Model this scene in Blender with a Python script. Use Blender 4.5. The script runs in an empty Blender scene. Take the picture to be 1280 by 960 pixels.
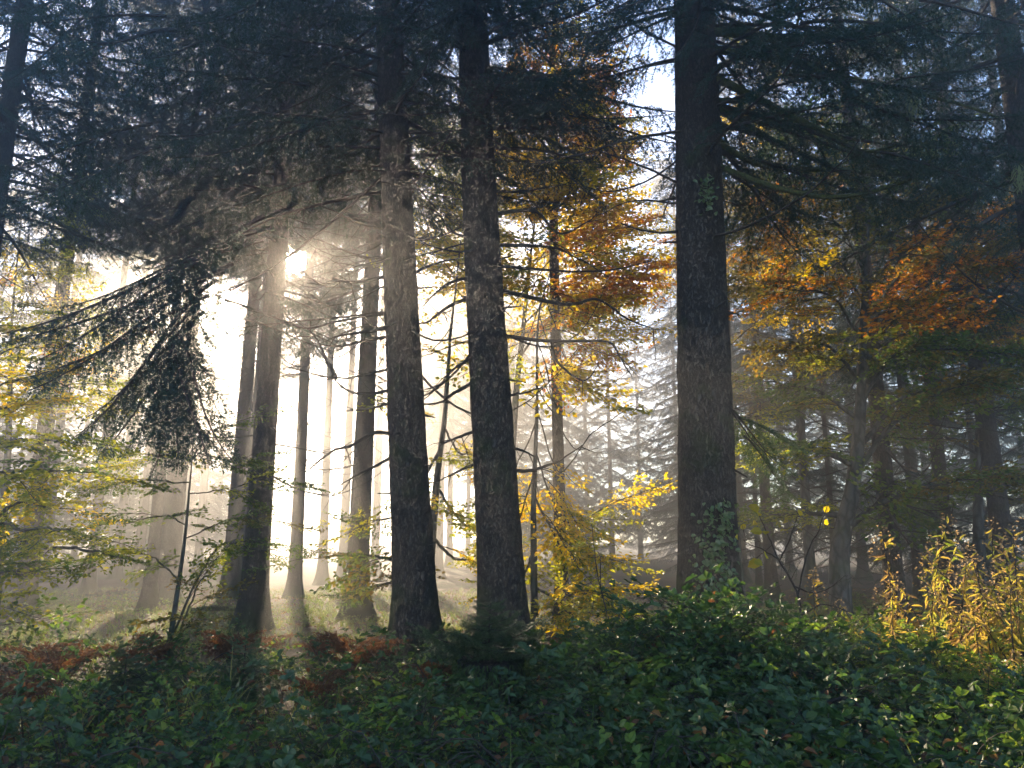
import bpy, math, random
import numpy as np
from mathutils import Vector, Matrix

# ------------------------------------------------------------------ camera, sky, sun, exposure
S = bpy.context.scene
W, H, F = 1280.0, 960.0, 931.0            # photograph pixels and focal length in pixels
PITCH = math.radians(10.9)
CAM = np.array([0.0, 0.0, 1.5])
FWD = np.array([0, math.cos(PITCH), math.sin(PITCH)])
UPV = np.array([0, -math.sin(PITCH), math.cos(PITCH)])
RGT = np.array([1.0, 0, 0])
cd = bpy.data.cameras.new('camera'); cam = bpy.data.objects.new('camera', cd)
S.collection.objects.link(cam); S.camera = cam
cam.location = CAM; cam.rotation_euler = (math.pi / 2 + PITCH, 0, 0)
cd.sensor_width = 36; cd.lens = 36 * F / W; cd.clip_start = .05; cd.clip_end = 3000

def ray(px, py):
    d = FWD + RGT * ((px - W / 2) / F) + UPV * ((H / 2 - py) / F)
    return d / np.linalg.norm(d)
def at(px, py, Y):                          # the point on that pixel's ray at distance Y in front of the camera
    d = ray(px, py); return CAM + d * (Y / d[1])

SUN = ray(366, 326)
SUN_EL = math.asin(SUN[2]); SUN_AZ = math.atan2(SUN[0], SUN[1])
EXPOSURE = 2.15
world = bpy.data.worlds.new('World'); S.world = world; world.use_nodes = True
nt = world.node_tree; nt.nodes.clear()
sky = nt.nodes.new('ShaderNodeTexSky'); sky.sky_type = 'NISHITA'; sky.sun_disc = False
sky.sun_elevation = SUN_EL; sky.sun_rotation = SUN_AZ
sky.air_density = 1.0; sky.dust_density = .1; sky.ozone_density = 4.5
bg = nt.nodes.new('ShaderNodeBackground'); bg.inputs[1].default_value = .105
wo = nt.nodes.new('ShaderNodeOutputWorld')
# the sun's own disc and its bright aureole in the sky
tc = nt.nodes.new('ShaderNodeTexCoord')
dot = nt.nodes.new('ShaderNodeVectorMath'); dot.operation = 'DOT_PRODUCT'; dot.inputs[1].default_value = SUN
nrm = nt.nodes.new('ShaderNodeVectorMath'); nrm.operation = 'NORMALIZE'
ac = nt.nodes.new('ShaderNodeMath'); ac.operation = 'ARCCOSINE'
mr = nt.nodes.new('ShaderNodeMapRange'); mr.interpolation_type = 'SMOOTHSTEP'
mr.inputs[1].default_value = math.radians(1.4); mr.inputs[2].default_value = math.radians(.6)
mr.inputs[3].default_value = 0; mr.inputs[4].default_value = 300
bg2 = nt.nodes.new('ShaderNodeBackground'); bg2.inputs[0].default_value = (1, .82, .58, 1)
addw = nt.nodes.new('ShaderNodeAddShader')
L_ = nt.links.new
L_(tc.outputs['Generated'], nrm.inputs[0]); L_(nrm.outputs[0], dot.inputs[0]); L_(dot.outputs['Value'], ac.inputs[0])
L_(ac.outputs[0], mr.inputs[0]); L_(mr.outputs[0], bg2.inputs[1])
L_(sky.outputs[0], bg.inputs[0]); L_(bg.outputs[0], addw.inputs[0]); L_(bg2.outputs[0], addw.inputs[1])
L_(addw.outputs[0], wo.inputs[0])
sl = bpy.data.lights.new('sun', 'SUN'); sl.energy = 5.0; sl.angle = math.radians(.53); sl.color = (1, .79, .55)
so = bpy.data.objects.new('sun', sl); S.collection.objects.link(so)
so.rotation_mode = 'QUATERNION'; so.rotation_quaternion = Vector(SUN).to_track_quat('Z', 'Y')
so.location = SUN * 60

S.view_settings.view_transform = 'Standard'; S.view_settings.look = 'None'
S.view_settings.exposure = EXPOSURE; S.view_settings.gamma = 1; S.view_settings.use_curve_mapping = False
cy = S.cycles
cy.use_denoising = True; cy.use_light_tree = False; cy.debug_use_spatial_splits = True
try: cy.denoiser = 'OPENIMAGEDENOISE'
except Exception: pass
cy.max_bounces = 4; cy.diffuse_bounces = 2; cy.glossy_bounces = 2; cy.transmission_bounces = 3
cy.volume_bounces = 0; cy.transparent_max_bounces = 6
cy.sample_clamp_indirect = 4.0; cy.caustics_reflective = False; cy.caustics_refractive = False
cy.use_adaptive_sampling = True; cy.adaptive_threshold = .03

HAZE_DENSITY, HAZE_G = .0108, .76
rng = np.random.default_rng(7); random.seed(7)
PI = math.pi

# ------------------------------------------------------------------ helpers
class MB:
    """collects geometry; build() links it as one mesh object"""
    def __init__(s): s.v = []; s.f3 = []; s.m3 = []; s.f4 = []; s.m4 = []; s.n = 0
    def add(s, v, tris=None, quads=None, mat=0):
        v = np.asarray(v, float).reshape(-1, 3)
        if tris is not None and len(tris):
            t = np.asarray(tris, np.int64).reshape(-1, 3) + s.n; s.f3.append(t); s.m3.append(np.full(len(t), mat) if np.isscalar(mat) else mat)
        if quads is not None and len(quads):
            q = np.asarray(quads, np.int64).reshape(-1, 4) + s.n; s.f4.append(q); s.m4.append(np.full(len(q), mat) if np.isscalar(mat) else mat)
        s.v.append(v); s.n += len(v)
    def arrays(s):
        v = np.concatenate(s.v) if s.v else np.zeros((0, 3))
        f3 = np.concatenate(s.f3) if s.f3 else np.zeros((0, 3), np.int64); m3 = np.concatenate(s.m3) if s.m3 else np.zeros(0, int)
        f4 = np.concatenate(s.f4) if s.f4 else np.zeros((0, 4), np.int64); m4 = np.concatenate(s.m4) if s.m4 else np.zeros(0, int)
        return v, f3, m3, f4, m4
    def mesh(s, name, mats, smooth=False):
        v, f3, m3, f4, m4 = s.arrays()
        me = bpy.data.meshes.new(name)
        me.vertices.add(len(v)); me.vertices.foreach_set('co', v.astype(np.float32).ravel())
        nl = len(f3) * 3 + len(f4) * 4; npoly = len(f3) + len(f4)
        me.loops.add(nl); me.loops.foreach_set('vertex_index', np.concatenate([f3.ravel(), f4.ravel()]).astype(np.int32))
        me.polygons.add(npoly)
        st = np.concatenate([np.arange(len(f3)) * 3, len(f3) * 3 + np.arange(len(f4)) * 4]).astype(np.int32)
        me.polygons.foreach_set('loop_start', st)
        for m in mats: me.materials.append(m)
        me.polygons.foreach_set('material_index', np.concatenate([m3, m4]).astype(np.int32))
        sm = np.zeros(npoly, bool)
        if smooth is True: sm[:] = True
        elif smooth == 'quads': sm[len(f3):] = True
        me.polygons.foreach_set('use_smooth', sm)
        me.update(calc_edges=True); me.validate()
        return me
    def merge(s, other, Ms, mat=None):
        """append many transformed copies of another builder (Ms: n x 4 x 4)"""
        v, f3, m3, f4, m4 = other.arrays(); n = len(Ms); Ms = np.asarray(Ms)
        vv = np.einsum('nij,vj->nvi', Ms[:, :3, :3], v) + Ms[:, None, :3, 3]
        off = (np.arange(n) * len(v))[:, None, None]
        if len(f3): s.f3.append((f3[None] + off + s.n).reshape(-1, 3)); s.m3.append(np.tile(m3, n))
        if len(f4): s.f4.append((f4[None] + off + s.n).reshape(-1, 4)); s.m4.append(np.tile(m4, n))
        s.v.append(vv.reshape(-1, 3)); s.n += n * len(v)

COL = S.collection
def link(name, me, parent=None, loc=None, mat=None):
    o = bpy.data.objects.new(name, me); COL.objects.link(o)
    if parent is not None: o.parent = parent
    if mat is not None: o.matrix_local = mat
    elif loc is not None: o.location = loc
    return o
def tag(o, label, cat, group=None):
    o['label'] = label; o['category'] = cat
    if group: o['group'] = group
    return o
def thing(name, loc, label, cat, group=None):
    o = bpy.data.objects.new(name, None); COL.objects.link(o); o.location = loc; o.empty_display_size = .2
    return tag(o, label, cat, group)

def tube(mb, P, R, sides=6, mat=0, cap=True):
    P = np.asarray(P, float); R = np.broadcast_to(np.asarray(R, float), (len(P),))
    T = np.gradient(P, axis=0); T /= np.linalg.norm(T, axis=1)[:, None] + 1e-9
    a = np.array([0, 0, 1.0]) if abs(T[0][2]) < .9 else np.array([1.0, 0, 0])
    u = np.cross(T[0], a); u /= np.linalg.norm(u); vs = []
    th = np.arange(sides) * 2 * PI / sides
    for i in range(len(P)):
        u = u - T[i] * np.dot(u, T[i]); u /= np.linalg.norm(u) + 1e-9
        w = np.cross(T[i], u)
        vs.append(P[i] + R[i] * (np.cos(th)[:, None] * u + np.sin(th)[:, None] * w))
    n = len(P); i = np.arange(n - 1)[:, None] * sides; j = np.arange(sides)[None]; k = (j + 1) % sides
    q = np.stack([i + j, i + k, i + sides + k, i + sides + j], -1).reshape(-1, 4)
    t = None
    V = np.concatenate(vs)
    if cap:
        V = np.concatenate([V, P[-1:] + T[-1:] * R[-1] * .6]); c = len(V) - 1; b = (n - 1) * sides
        t = [[b + x, b + (x + 1) % sides, c] for x in range(sides)]
    mb.add(V, t, q, mat)
def spline(pts, n=12):
    P = np.asarray(pts, float)
    if len(P) == 2: return P[0] + (P[1] - P[0]) * np.linspace(0, 1, n)[:, None]
    E = np.vstack([2 * P[0] - P[1], P, 2 * P[-1] - P[-2]]); out = []
    ts = np.linspace(0, len(P) - 1, n)
    for t in ts:
        i = min(int(t), len(P) - 2); f = t - i; a, b, c, d = E[i:i + 4]
        out.append(.5 * (2 * b + (c - a) * f + (2 * a - 5 * b + 4 * c - d) * f * f + (3 * b - a - 3 * c + d) * f ** 3))
    return np.array(out)
def frame_mat(loc, xdir, up=(0, 0, 1), scale=1.0, roll=0.0):
    x = np.asarray(xdir, float); x = x / np.linalg.norm(x); z = np.asarray(up, float); y = np.cross(z, x)
    if np.linalg.norm(y) < 1e-5: y = np.array([0, 1.0, 0])
    y /= np.linalg.norm(y); z = np.cross(x, y)
    if roll: y, z = y * math.cos(roll) + z * math.sin(roll), z * math.cos(roll) - y * math.sin(roll)
    M = np.eye(4); M[:3, 0] = x * scale; M[:3, 1] = y * scale; M[:3, 2] = z * scale; M[:3, 3] = loc
    return M
def mmat(M): return Matrix([list(map(float, r)) for r in M])

# value noise for shapes
_perm = rng.random((64, 64))
def vnoise(x, y):
    x = np.asarray(x, float); y = np.asarray(y, float); xi = np.floor(x).astype(int); yi = np.floor(y).astype(int); fx = x - xi; fy = y - yi
    fx = fx * fx * (3 - 2 * fx); fy = fy * fy * (3 - 2 * fy)
    g = lambda a, b: _perm[a % 64, b % 64]
    return (g(xi, yi) * (1 - fx) + g(xi + 1, yi) * fx) * (1 - fy) + (g(xi, yi + 1) * (1 - fx) + g(xi + 1, yi + 1) * fx) * fy - .5

def ground_h(x, y):
    x = np.asarray(x, float); y = np.asarray(y, float)
    s = np.clip(y - 8, 0, None); z = -.9 * (1 - np.exp(-s * .04))
    z = z + .22 * vnoise(x * .35 + 5, y * .35 + 3) + .08 * vnoise(x * 1.1, y * 1.1) + .03 * vnoise(x * 3.1, y * 3.1)
    return z
def on_ground(px, py):
    d = ray(px, py); t = 2.0
    while t < 120:
        p = CAM + d * t
        if p[2] < ground_h(p[0], p[1]): return p
        t += .05
    return CAM + d * 60
def gpoint(px, Y):                          # the ground point seen at that column, Y metres away
    x = (px - W / 2) / F * Y * .98; z = float(ground_h(x, Y)); return np.array([x, Y, z])
# openings in the canopy: where sunlight is seen to land, the boughs between that spot and the sun are thin
CORR = [(at(*a), r) for *a, r in [(1192, 770, 6.3, .7), (1280, 750, 5.6, .6), (1100, 870, 4.4, .6), (1250, 860, 4.4, .6), (1000, 900, 4.0, .3), (700, 250, 12.6, 1.2), (690, 140, 12.6, .9), (740, 340, 12.6, .9), (680, 450, 10.4, .9), (720, 600, 10.4, .9), (700, 720, 10.4, .8),
        (60, 520, 7.6, .8), (60, 640, 7.6, .6), (40, 420, 13.5, 1.4), (100, 770, 13, .9), (30, 760, 12, .8), (865, 430, 6.4, .3), (770, 545, 8, .34), (810, 700, 7.6, .3), (760, 640, 9, .2), (960, 640, 8, .25), (900, 560, 8, .2), (950, 560, 7.9, .45), (1180, 330, 10, .4), (960, 440, 12, .3), (1240, 400, 9.6, .3), (1180, 920, 3.8, .5), (1000, 320, 10.6, .3), (1090, 300, 6.5, .2), (810, 470, 7.6, .25), (1020, 700, 8, .25), (180, 650, 10, .3), (110, 680, 11, .25), (560, 660, 11.6, .5), (300, 850, 7, .3), (440, 800, 9.5, .5)]]
CA = np.array([c for c, _ in CORR]); CR = np.array([r for _, r in CORR])
BEAM = np.array([(r < .35 or c[0] > 1.5) for c, r in CORR])      # openings that are free of leaves as well
def in_beam(p, pad):
    q = np.asarray(p) - CA[BEAM]; t = q @ SUN; d = np.linalg.norm(q - t[:, None] * SUN, axis=-1)
    return bool(((t > 1.2) & (d < CR[BEAM] + pad)).any())
def in_opening(pts, pad):
    q = np.asarray(pts)[:, None] - CA[None]; t = q @ SUN; d = np.linalg.norm(q - t[..., None] * SUN, axis=-1)
    return bool(((t > .8) & (d < CR[None] + pad)).any())
def clear_of_sun(p, r):                     # the real gap in the boughs through which the sun shines at the viewer
    q = np.asarray(p) - CAM; t = q @ SUN; return t < 0 or np.linalg.norm(q - SUN * t) > r

# ------------------------------------------------------------------ materials
def new_mat(name):
    m = bpy.data.materials.new(name); m.use_nodes = True; n = m.node_tree; n.nodes.clear()
    return m, n, n.nodes.new('ShaderNodeOutputMaterial')
def ramp(n, stops):
    r = n.nodes.new('ShaderNodeValToRGB'); e = r.color_ramp.elements
    while len(e) < len(stops): e.new(.5)
    for el, (p, c) in zip(e, stops): el.position = p; el.color = (*c, 1)
    return r
def leaf_mat(name, cols, trans=.5, rough=.45, gloss=.5):
    m, n, out = new_mat(name)
    g = n.nodes.new('ShaderNodeNewGeometry'); oi = n.nodes.new('ShaderNodeObjectInfo')
    ad = n.nodes.new('ShaderNodeMath'); ad.operation = 'MULTIPLY_ADD'; ad.inputs[1].default_value = .65
    mu = n.nodes.new('ShaderNodeMath'); mu.operation = 'MULTIPLY'; mu.inputs[1].default_value = .35
    n.links.new(oi.outputs['Random'], mu.inputs[0]); n.links.new(g.outputs['Random Per Island'], ad.inputs[0]); n.links.new(mu.outputs[0], ad.inputs[2])
    r = ramp(n, [(i / (len(cols) - 1), c) for i, c in enumerate(cols)]); n.links.new(ad.outputs[0], r.inputs[0])
    p = n.nodes.new('ShaderNodeBsdfPrincipled'); p.inputs['Roughness'].default_value = rough; p.inputs['Specular IOR Level'].default_value = gloss
    t = n.nodes.new('ShaderNodeBsdfTranslucent'); mx = n.nodes.new('ShaderNodeMixShader'); mx.inputs[0].default_value = trans
    br = n.nodes.new('ShaderNodeHueSaturation'); br.inputs['Value'].default_value = 1.8; br.inputs['Saturation'].default_value = 1.1
    n.links.new(r.outputs[0], p.inputs['Base Color']); n.links.new(r.outputs[0], br.inputs['Color']); n.links.new(br.outputs[0], t.inputs['Color'])
    n.links.new(p.outputs[0], mx.inputs[1]); n.links.new(t.outputs[0], mx.inputs[2]); n.links.new(mx.outputs[0], out.inputs[0])
    return m
def bark_mat(name, c0, c1, c2, scale=14, moss=None, bump=.9, zs=.45):
    m, n, out = new_mat(name)
    tc = n.nodes.new('ShaderNodeTexCoord'); mp = n.nodes.new('ShaderNodeMapping'); mp.inputs['Scale'].default_value = (1, 1, zs)
    n.links.new(tc.outputs['Object'], mp.inputs[0])
    no = n.nodes.new('ShaderNodeTexNoise'); no.inputs['Scale'].default_value = scale * 1.2; no.inputs['Detail'].default_value = 7; no.inputs['Roughness'].default_value = .65
    vo = n.nodes.new('ShaderNodeTexVoronoi'); vo.inputs['Scale'].default_value = scale * 1.6; vo.feature = 'DISTANCE_TO_EDGE'
    mxv = n.nodes.new('ShaderNodeMix'); mxv.data_type = 'VECTOR'; mxv.inputs[0].default_value = .12
    n.links.new(mp.outputs[0], no.inputs['Vector']); n.links.new(mp.outputs[0], mxv.inputs[4]); n.links.new(no.outputs['Color'], mxv.inputs[5]); n.links.new(mxv.outputs[1], vo.inputs['Vector'])
    sm = n.nodes.new('ShaderNodeMapRange'); sm.inputs[1].default_value = 0; sm.inputs[2].default_value = .22; n.links.new(vo.outputs['Distance'], sm.inputs[0])
    hh = n.nodes.new('ShaderNodeMath'); hh.operation = 'MULTIPLY_ADD'; hh.inputs[1].default_value = .55
    n.links.new(no.outputs['Fac'], hh.inputs[0])
    mu = n.nodes.new('ShaderNodeMath'); mu.operation = 'MULTIPLY'; mu.inputs[1].default_value = .5; n.links.new(sm.outputs[0], mu.inputs[0]); n.links.new(mu.outputs[0], hh.inputs[2])
    r = ramp(n, [(.2, c0), (.55, c1), (.85, c2)]); n.links.new(hh.outputs[0], r.inputs[0])
    col = r.outputs[0]
    if moss:
        n2 = n.nodes.new('ShaderNodeTexNoise'); n2.inputs['Scale'].default_value = 2.3; n2.inputs['Detail'].default_value = 6
        n.links.new(tc.outputs['Object'], n2.inputs['Vector'])
        sx = n.nodes.new('ShaderNodeSeparateXYZ'); n.links.new(tc.outputs['Object'], sx.inputs[0])
        hz = n.nodes.new('ShaderNodeMapRange'); hz.inputs[1].default_value = 0; hz.inputs[2].default_value = 1.2; hz.inputs[3].default_value = .28; hz.inputs[4].default_value = 0
        n.links.new(sx.outputs[2], hz.inputs[0])
        a = n.nodes.new('ShaderNodeMath'); a.operation = 'ADD'; n.links.new(n2.outputs['Fac'], a.inputs[0]); n.links.new(hz.outputs[0], a.inputs[1])
        rr = n.nodes.new('ShaderNodeMapRange'); rr.inputs[1].default_value = .56; rr.inputs[2].default_value = .74; n.links.new(a.outputs[0], rr.inputs[0])
        mc = n.nodes.new('ShaderNodeMix'); mc.data_type = 'RGBA'; mc.inputs[7].default_value = (*moss, 1)
        n.links.new(rr.outputs[0], mc.inputs[0]); n.links.new(col, mc.inputs[6]); col = mc.outputs[2]
    b = n.nodes.new('ShaderNodeBump'); b.inputs['Strength'].default_value = bump; b.inputs['Distance'].default_value = .035; n.links.new(hh.outputs[0], b.inputs['Height'])
    p = n.nodes.new('ShaderNodeBsdfPrincipled'); p.inputs['Roughness'].default_value = .85; p.inputs['Specular IOR Level'].default_value = .25
    n.links.new(col, p.inputs['Base Color']); n.links.new(b.outputs[0], p.inputs['Normal']); n.links.new(p.outputs[0], out.inputs[0])
    return m
M_BARK = bark_mat('spruce_bark', (.014, .010, .008), (.048, .037, .030), (.088, .070, .056), 19, (.04, .055, .015), .9)
M_BEECH = bark_mat('beech_bark', (.03, .027, .023), (.07, .065, .055), (.11, .105, .09), 6, (.04, .06, .02), .4)
M_TWIG = bark_mat('twig_bark', (.02, .015, .012), (.05, .038, .03), (.08, .065, .05), 30, None, .3)
M_MOSSTWIG = bark_mat('mossy_twig_bark', (.03, .03, .012), (.06, .065, .02), (.10, .11, .03), 24, None, .4)
M_NEEDLE = leaf_mat('spruce_needles', [(.014, .034, .022), (.022, .05, .028), (.034, .064, .03)], .28, .5, .4)
M_NEEDLE_L = leaf_mat('spruce_needles_light', [(.035, .07, .03), (.06, .10, .038), (.085, .12, .045)], .35, .5, .4)
PAL = {
 'green':  leaf_mat('leaf_green', [(.035, .075, .014), (.06, .11, .02), (.11, .14, .025), (.17, .17, .03)], .55),
 'lime':   leaf_mat('leaf_lime', [(.10, .14, .018), (.17, .19, .022), (.26, .25, .03), (.34, .28, .03)], .68),
 'yellow': leaf_mat('leaf_yellow', [(.28, .27, .03), (.42, .34, .035), (.47, .33, .035), (.46, .26, .03)], .68),
 'orange': leaf_mat('leaf_orange', [(.36, .25, .03), (.38, .19, .025), (.35, .13, .02), (.27, .08, .016)], .65),
 'olive':  leaf_mat('leaf_olive', [(.05, .075, .016), (.10, .095, .02), (.16, .12, .022), (.20, .11, .02)], .6),
}
M_BRAMBLE = leaf_mat('bramble_leaf', [(.022, .05, .014), (.034, .07, .018), (.055, .095, .022), (.09, .12, .028)], .35, .52, .5)
M_BRAMBLE_L = leaf_mat('nettle_leaf', [(.06, .12, .025), (.11, .17, .03), (.19, .22, .04)], .5, .4, .4)
M_MOSSBUSH = leaf_mat('moss_leaf', [(.04, .07, .02), (.06, .09, .025), (.09, .12, .03)], .3, .7, .2)
M_GRASS = leaf_mat('grass_blade', [(.05, .11, .02), (.09, .15, .025), (.17, .19, .04), (.30, .25, .07)], .5, .4, .4)
M_RUST = leaf_mat('dead_bracken', [(.09, .042, .022), (.13, .06, .028), (.17, .085, .035)], .45, .7, .2)
M_GOLD = leaf_mat('withered_goldenrod', [(.12, .16, .03), (.26, .25, .05), (.40, .30, .07), (.26, .17, .07), (.12, .08, .045)], .65, .6, .2)
M_FLUFF = leaf_mat('seed_fluff', [(.26, .18, .09), (.34, .25, .14)], .5, .9, .1)
M_LITTER = leaf_mat('fallen_leaf', [(.07, .035, .018), (.14, .06, .025), (.22, .11, .035), (.30, .19, .06)], .3, .7, .25)
M_LICHEN = leaf_mat('lichen', [(.16, .18, .09), (.22, .24, .12)], .5, .8, .1)
M_IVY = leaf_mat('ivy_leaf', [(.05, .10, .03), (.10, .15, .05), (.17, .21, .09)], .35, .35, .6)

m, n, out = new_mat('forest_soil')
tcg = n.nodes.new('ShaderNodeTexCoord')
na = n.nodes.new('ShaderNodeTexNoise'); na.inputs['Scale'].default_value = .5; na.inputs['Detail'].default_value = 8
nb = n.nodes.new('ShaderNodeTexNoise'); nb.inputs['Scale'].default_value = 22; nb.inputs['Detail'].default_value = 8; nb.inputs['Roughness'].default_value = .7
for q in (na, nb): n.links.new(tcg.outputs['Object'], q.inputs['Vector'])
ra = ramp(n, [(.25, (.025, .016, .01)), (.5, (.075, .045, .024)), (.75, (.14, .085, .042))]); n.links.new(nb.outputs['Fac'], ra.inputs[0])
rb = ramp(n, [(.25, (.02, .035, .01)), (.7, (.06, .085, .02))]); n.links.new(nb.outputs['Fac'], rb.inputs[0])
mf = n.nodes.new('ShaderNodeMapRange'); mf.inputs[1].default_value = .5; mf.inputs[2].default_value = .62; n.links.new(na.outputs['Fac'], mf.inputs[0])
mc = n.nodes.new('ShaderNodeMix'); mc.data_type = 'RGBA'; n.links.new(mf.outputs[0], mc.inputs[0]); n.links.new(ra.outputs[0], mc.inputs[6]); n.links.new(rb.outputs[0], mc.inputs[7])
bp = n.nodes.new('ShaderNodeBump'); bp.inputs['Strength'].default_value = 1; bp.inputs['Distance'].default_value = .06; n.links.new(nb.outputs['Fac'], bp.inputs['Height'])
pp = n.nodes.new('ShaderNodeBsdfPrincipled'); pp.inputs['Roughness'].default_value = .9; pp.inputs['Specular IOR Level'].default_value = .2
n.links.new(mc.outputs[2], pp.inputs['Base Color']); n.links.new(bp.outputs[0], pp.inputs['Normal']); n.links.new(pp.outputs[0], out.inputs[0])
M_SOIL = m

# ------------------------------------------------------------------ ground
gx = np.concatenate([np.linspace(-90, -22, 18), np.linspace(-21, 21, 211), np.linspace(22, 90, 18)])
gy = np.concatenate([np.linspace(-25, -3, 10), np.linspace(-2, 34, 181), np.linspace(35, 120, 30)])
X, Y = np.meshgrid(gx, gy); Z = ground_h(X, Y)
mb = MB(); nx, ny = len(gx), len(gy)
i = np.arange(ny - 1)[:, None] * nx; j = np.arange(nx - 1)[None]
mb.add(np.stack([X, Y, Z], -1).reshape(-1, 3), None, np.stack([i + j, i + j + 1, i + nx + j + 1, i + nx + j], -1).reshape(-1, 4))
g = link('ground', mb.mesh('ground', [M_SOIL], True)); g['kind'] = 'structure'

# ------------------------------------------------------------------ spruce building blocks
def needles(mb, A, D, Ln, mat, sp=.011, nl=.02, w=.0032, seed=0):
    """needles along many twigs: A starts, D unit directions, Ln lengths"""
    r = np.random.default_rng(seed); A = np.asarray(A); D = np.asarray(D); Ln = np.asarray(Ln)
    cnt = np.maximum(2, (Ln / sp).astype(int)); idx = np.repeat(np.arange(len(A)), cnt); N = len(idx)
    t = r.random(N); a = A[idx] + D[idx] * (t * Ln[idx])[:, None]; d = D[idx]
    up = np.tile([0, 0, 1.0], (N, 1)) + r.normal(0, .15, (N, 3)); s = np.cross(d, up); s /= np.linalg.norm(s, axis=1)[:, None] + 1e-9
    u = np.cross(s, d)
    ang = r.choice([0, PI], N) + r.normal(0, .75, N)
    side = s * np.cos(ang)[:, None] + u * np.sin(ang)[:, None]
    nd = side * .8 + d * .62; nd /= np.linalg.norm(nd, axis=1)[:, None]
    wv = np.cross(nd, u); wv /= np.linalg.norm(wv, axis=1)[:, None] + 1e-9
    ll = nl * (.7 + .6 * r.random(N))
    V = np.stack([a - wv * w, a + wv * w, a + nd * ll[:, None]], 1).reshape(-1, 3)
    mb.add(V, np.arange(3 * N).reshape(-1, 3), None, mat)

def make_bough(Lb, seed, droop=.35, hang=.5, dens=1.0, light=False, tip_up=.12, sparse=0.0, nd=(.0068, .027, .0052), qs=1.0):
    r = np.random.default_rng(seed); mb = MB()
    t = np.linspace(0, 1, 14); ph = r.random() * 6
    ax = np.stack([t * Lb, .05 * Lb * np.sin(t * 4 + ph) * t, -droop * Lb * t ** 1.5 + tip_up * Lb * t ** 4], -1)
    tube(mb, ax, .011 * Lb * (1 - t * .9) + .002, 5, 0)
    A, D, Ln = [], [], []
    f = lambda q: np.array([np.interp(q, t, ax[:, k]) for k in range(3)])
    q = .12
    while q < .995:
        for sd in (-1, 1):
            if r.random() < .12 + sparse: continue
            base = f(q + r.normal(0, .008)); tan = f(min(q + .03, 1)) - f(q - .03); tan /= np.linalg.norm(tan)
            sl = Lb * .34 * (1 - q) ** .75 * min(1, (q + .12) / .4) * (.65 + .6 * r.random()) + .07
            lat = np.array([0, sd, 0]) * (.75 + .2 * r.random()) + tan * (.6 + .3 * r.random()); lat /= np.linalg.norm(lat)
            k = max(3, int(sl / .07)); s = np.linspace(0, 1, k + 1)
            pts = base + lat * (s * sl)[:, None] + np.array([0, 0, -1]) * (hang * sl * s ** 1.6)[:, None] + r.normal(0, .008, (k + 1, 3))
            if sl > .25: tube(mb, pts[::2] if k > 4 else pts, np.linspace(.0045, .0015, len(pts[::2] if k > 4 else pts)), 3, 0, False)
            for a, b in zip(pts[:-1], pts[1:]):
                l = np.linalg.norm(b - a); A.append(a); D.append((b - a) / l); Ln.append(l)
            for si in np.arange(.15, .98, .052 / sl / dens):
                for s2 in (-1, 1):
                    if r.random() < .15: continue
                    p0 = base + lat * (si * sl) + np.array([0, 0, -1]) * hang * sl * si ** 1.6
                    d2 = lat * .75 + np.cross(lat, [0, 0, 1]) * s2 * (.7 + .3 * r.random()) + np.array([0, 0, -.25 - hang * .5 * r.random()]) + r.normal(0, .12, 3)
                    d2 /= np.linalg.norm(d2); A.append(p0); D.append(d2); Ln.append((.06 + .13 * r.random()) * (1.1 - .6 * si))
        q += qs * .058 / (Lb / 2.0) ** .75
    needles(mb, A, D, Ln, 1, *nd, seed)
    return mb.mesh('bough', [M_TWIG, M_NEEDLE_L if light else M_NEEDLE])
BOUGH_LONG = [make_bough(2.4, 11 + k, .22 + .1 * (k % 3), .45 + .1 * k, .85, sparse=.12) for k in range(4)]
BOUGH_FAR = [make_bough(2.6, 61 + k, .3, .5, .6, sparse=.1, nd=(.016, .05, .011)) for k in range(3)]
BOUGH_SHORT = [make_bough(1.4, 31 + k, .3, .4) for k in range(3)]
BOUGH_LIGHT = [make_bough(1.8, 41 + k, .38, .5, .9, True) for k in range(2)]
BOUGH_SAP = [make_bough(.55, 81 + k, .12, .18, 1.3, True, .2, nd=(.006, .02, .0034), qs=.36) for k in range(3)]
BOUGH_THIN = [make_bough(2.2, 51 + k, .3, .5, .55, False, .1, .35) for k in range(3)]

def make_dead(Ld, seed, curve=-.12, up=.22):
    r = np.random.default_rng(seed); mb = MB(); t = np.linspace(0, 1, 12)
    w = np.cumsum(r.normal(0, .012, (12, 3)), 0) * Ld * np.array([0, 1, .7])
    ax = np.stack([t * Ld, 0 * t, Ld * (curve * 4 * t * (1 - t) * 1 - .12 * t + up * t ** 3)], -1) + w * t[:, None]
    tube(mb, ax, .0085 * Ld ** .8 * (1 - .85 * t) + .0018, 6, 0)
    for _ in range(r.integers(5, 11)):
        q = r.uniform(.2, .97); p = np.array([np.interp(q, t, ax[:, k]) for k in range(3)])
        d = np.array([.7, r.choice([-1, 1]) * r.uniform(.4, 1), r.uniform(-.6, .35)]); d /= np.linalg.norm(d); l = Ld * r.uniform(.08, .3) * (1.2 - q)
        s = np.linspace(0, 1, 5); pts = p + d * (s * l)[:, None] + np.array([0, 0, 1]) * (r.uniform(-.25, .15) * l * s ** 2)[:, None] + r.normal(0, .01 * l, (5, 3))
        tube(mb, pts, np.linspace(.004, .0012, 5) * Ld ** .5, 4, 0)
    return mb.mesh('dead_branch', [M_TWIG])
DEAD = [make_dead(1.6, 70 + k, [-.05, -.12, -.2, .02][k % 4], [.1, .25, .4, .05][k % 4]) for k in range(8)]

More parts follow.
